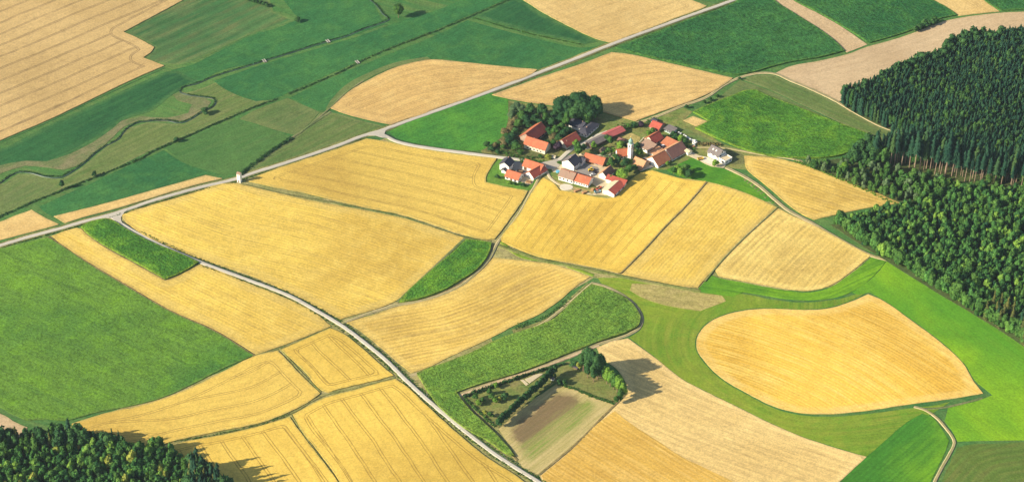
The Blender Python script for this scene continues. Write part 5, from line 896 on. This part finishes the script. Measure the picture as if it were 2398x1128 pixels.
m = MB(); m.prism([T(-.9, -.65, 1.6), T(.5, -.65, 1.6), T(.5, .65, 1.6), T(-.9, .65, 1.6)], [T(-.8, -.55, 2.7), T(.3, -.55, 2.7), T(.3, .55, 2.7), T(-.8, .55, 2.7)]); cb = m.build('cab', GL, tr)
m = MB(); m.box(T, -.95, .5, -.65, .65, 2.703, 2.85); m.build('cab_roof', PAINT['yellow'], cb)
m = MB(); m.box(T, 1.92, 3.0, -1.0, 1.0, .3, 1.1); m.build('bucket', PAINT['dark'], tr)
for x, r in ((-1.5, .75), (1.3, .6)):
    for s in (-1, 1): m = MB(); cyl(m, T, x, s * 1.0, r, r, .4); m.build('wheel', TYRE, tr)
O, T = frame((1306, 403 + 1), 10); m = MB(); cyl(m, T, 0, 0, .5, 1.4, 1.0, 'z', 16); pr = m.build('water_tank', PAINT['blue'], None); pr.location = O; tag(pr, 'round blue water tank at the left end of the brown and orange farmhouse', 'tank')
def trailer(px, ang, paint, label):
    O, T = frame(px, ang); root = empty('farm_trailer', (O[0], O[1], O[2] - .1)); tag(root, label, 'trailer')
    m = MB(); m.box(T, -2.2, 2.2, -1.05, 1.05, .75, .95); m.build('bed', LOG, root)
    m = MB()
    for x0, x1, y0, y1 in ((-2.2, 2.2, -1.05, -.97), (-2.2, 2.2, .97, 1.05), (-2.2, -2.12, -.96, .96), (2.12, 2.2, -.96, .96)): m.box(T, x0, x1, y0, y1, .953, 1.6)
    m.build('side_boards', PAINT[paint], root); m = MB(); m.box(T, 2.2, 3.6, -.06, .06, .6, .72); m.build('drawbar', PAINT['dark'], root)
    for x in (-1.3, 1.3):
        for y in (-1, 1): m = MB(); cyl(m, T, x, y * .92, .38, .38, .22); m.build('wheel', TYRE, root)
LOG = plain('split_logs', (.42, .24, .11), (.30, .17, .08), 2.0)
def pile(px, ang, n, label):
    O, T = frame(px, ang); root = empty('wood_pile', (O[0], O[1], O[2] - .3)); tag(root, label, 'wood pile'); L_ = .42
    for lay in range(3):
        m = MB()
        for q in range(n - lay): cyl(m, T, (q + lay * .5) * .55 - n * .27, 0, .25 + lay * .45, .26, 2.2 - .2 * random.random(), 'y', 7)
        m.build('log_layer', LOG, root)
trailer((1402,444), 50, 'red', 'red sided farm trailer near the white hay barn'); trailer((1399,452), 20, 'blue', 'blue sided farm trailer at the edge of the wheat by the hay barn'); trailer((1218,404), -15, 'dark', 'dark farm trailer in the yard between the first two farm buildings')
trailer((1640,375), 20, 'yellow', 'yellow trailer on the drive of the modern white house'); trailer((1540,352), -40, 'dark', 'dark trailer at the left side of the courtyard')
pile((1352,448), 28, 9, 'long wood pile in front of the half brown half orange farmhouse'); pile((1370,452), 28, 8, 'right hand wood pile in front of the half brown half orange farmhouse'); pile((1388,445), 60, 6, 'short wood pile at the gable of the half brown half orange farmhouse'); pile((1239,428), -20, 8, 'wood stack between the farmhouse and barn on the farm lawn')
pile((1624,345), 30, 6, 'low wood stack behind the white bales'); pile((1531,318), 10, 5, 'small wood pile in the upper gardens')
BALE = plain('white_bale_wrap', (.78, .77, .72), (.66, .65, .60), 1.2, .45)
bm_ = None
def bale(px, ang, z=0):
    global bm_
    if bm_ is None:
        m = MB(); n = 14; prof = [(-.62, .5), (-.55, .6), (.55, .6), (.62, .5)]
        for (y0, r0), (y1, r1) in zip(prof, prof[1:]):
            for a in range(n):
                a0, a1 = a * 2 * math.pi / n, (a + 1) * 2 * math.pi / n; m.quad((r0 * math.cos(a0), y0, r0 * math.sin(a0)), (r0 * math.cos(a1), y0, r0 * math.sin(a1)), (r1 * math.cos(a1), y1, r1 * math.sin(a1)), (r1 * math.cos(a0), y1, r1 * math.sin(a0)))
        for y0, r0 in (prof[0], prof[-1]): m.quad(*[(r0 * math.cos(a * 2 * math.pi / n), y0, r0 * math.sin(a * 2 * math.pi / n)) for a in range(n)])
        o = m.build('wrapped_bale', BALE, None, True); bm_ = o
    else: o = bm_.copy(); COL.objects.link(o)
    p = g(*px); o.location = (p[0], p[1], float(Hh(*p)) + .8 + z); o.rotation_euler = (0, 0, R(ang)); o.scale = (1.15, 1.15, 1.15); tag(o, 'white wrapped silage bale in the loose row above the longest barn', 'bale', 'white wrapped bales')
for i, px in enumerate([(1590,313),(1594,315),(1602,319),(1606,321),(1610,324),(1613,326),(1616,328),(1619,330),(1622,332),(1626,334),(1623,336),(1629,332),(1631,335),(1625,331),(1628,337),(1622,342),(1626,343),(1624,340)]): bale(px, random.uniform(0, 180))
for i, px in enumerate([(1623.5,334),(1627,335)]): bale(px, random.uniform(0, 180), 1.3)
k_ = None
for px in [(812,780),(1088,1017),(1101,1010),(1000,925),(930,862),(1180,1067),(700,708),(640,672),(520,432),(505,422)]:
    O, T = frame((px[0], px[1]), 0)
    if k_ is None:
        root = empty('marker_post', O); m = MB(); m.prism([(-.09, -.07, -.4), (.09, -.07, -.4), (.09, .07, -.4), (-.09, .07, -.4)], [(-.08, -.06, .95), (.08, -.06, .95), (.08, .06, 1.1), (-.08, .06, 1.1)]); m.build('post', PAINT['white'], root)
        m = MB(); m.prism([(-.1, -.08, .6), (.1, -.08, .6), (.1, .08, .6), (-.1, .08, .6)], [(-.1, -.08, .8), (.1, -.08, .8), (.1, .08, .8), (-.1, .08, .8)]); m.build('band', PAINT['dark'], root); k_ = root
    else:
        root = k_.copy(); COL.objects.link(root); root.location = O
        for c in k_.children: d_ = c.copy(); COL.objects.link(d_); d_.parent = root
    tag(root, 'thin white marker post on the grass edge of a farm road', 'post', 'roadside marker posts')
# ---------------------------------------------------------------- haze
k = N('thin_air'); pv = k.n('ShaderNodeVolumePrincipled'); pv.inputs['Color'].default_value = (.70, .86, 1.0, 1); pv.inputs['Density'].default_value = 0.000028; pv.inputs['Anisotropy'].default_value = .2
k.t.links.new(pv.outputs[0], k.out.inputs['Volume'])
m = MB(); m.box(lambda x, y, z: (x, y, z), -31500, 31500, -31000, 33000, -12, 880); hz = m.build('haze', k.m, None); tag(hz, 'thin summer haze over the fields', 'haze', kind='stuff')
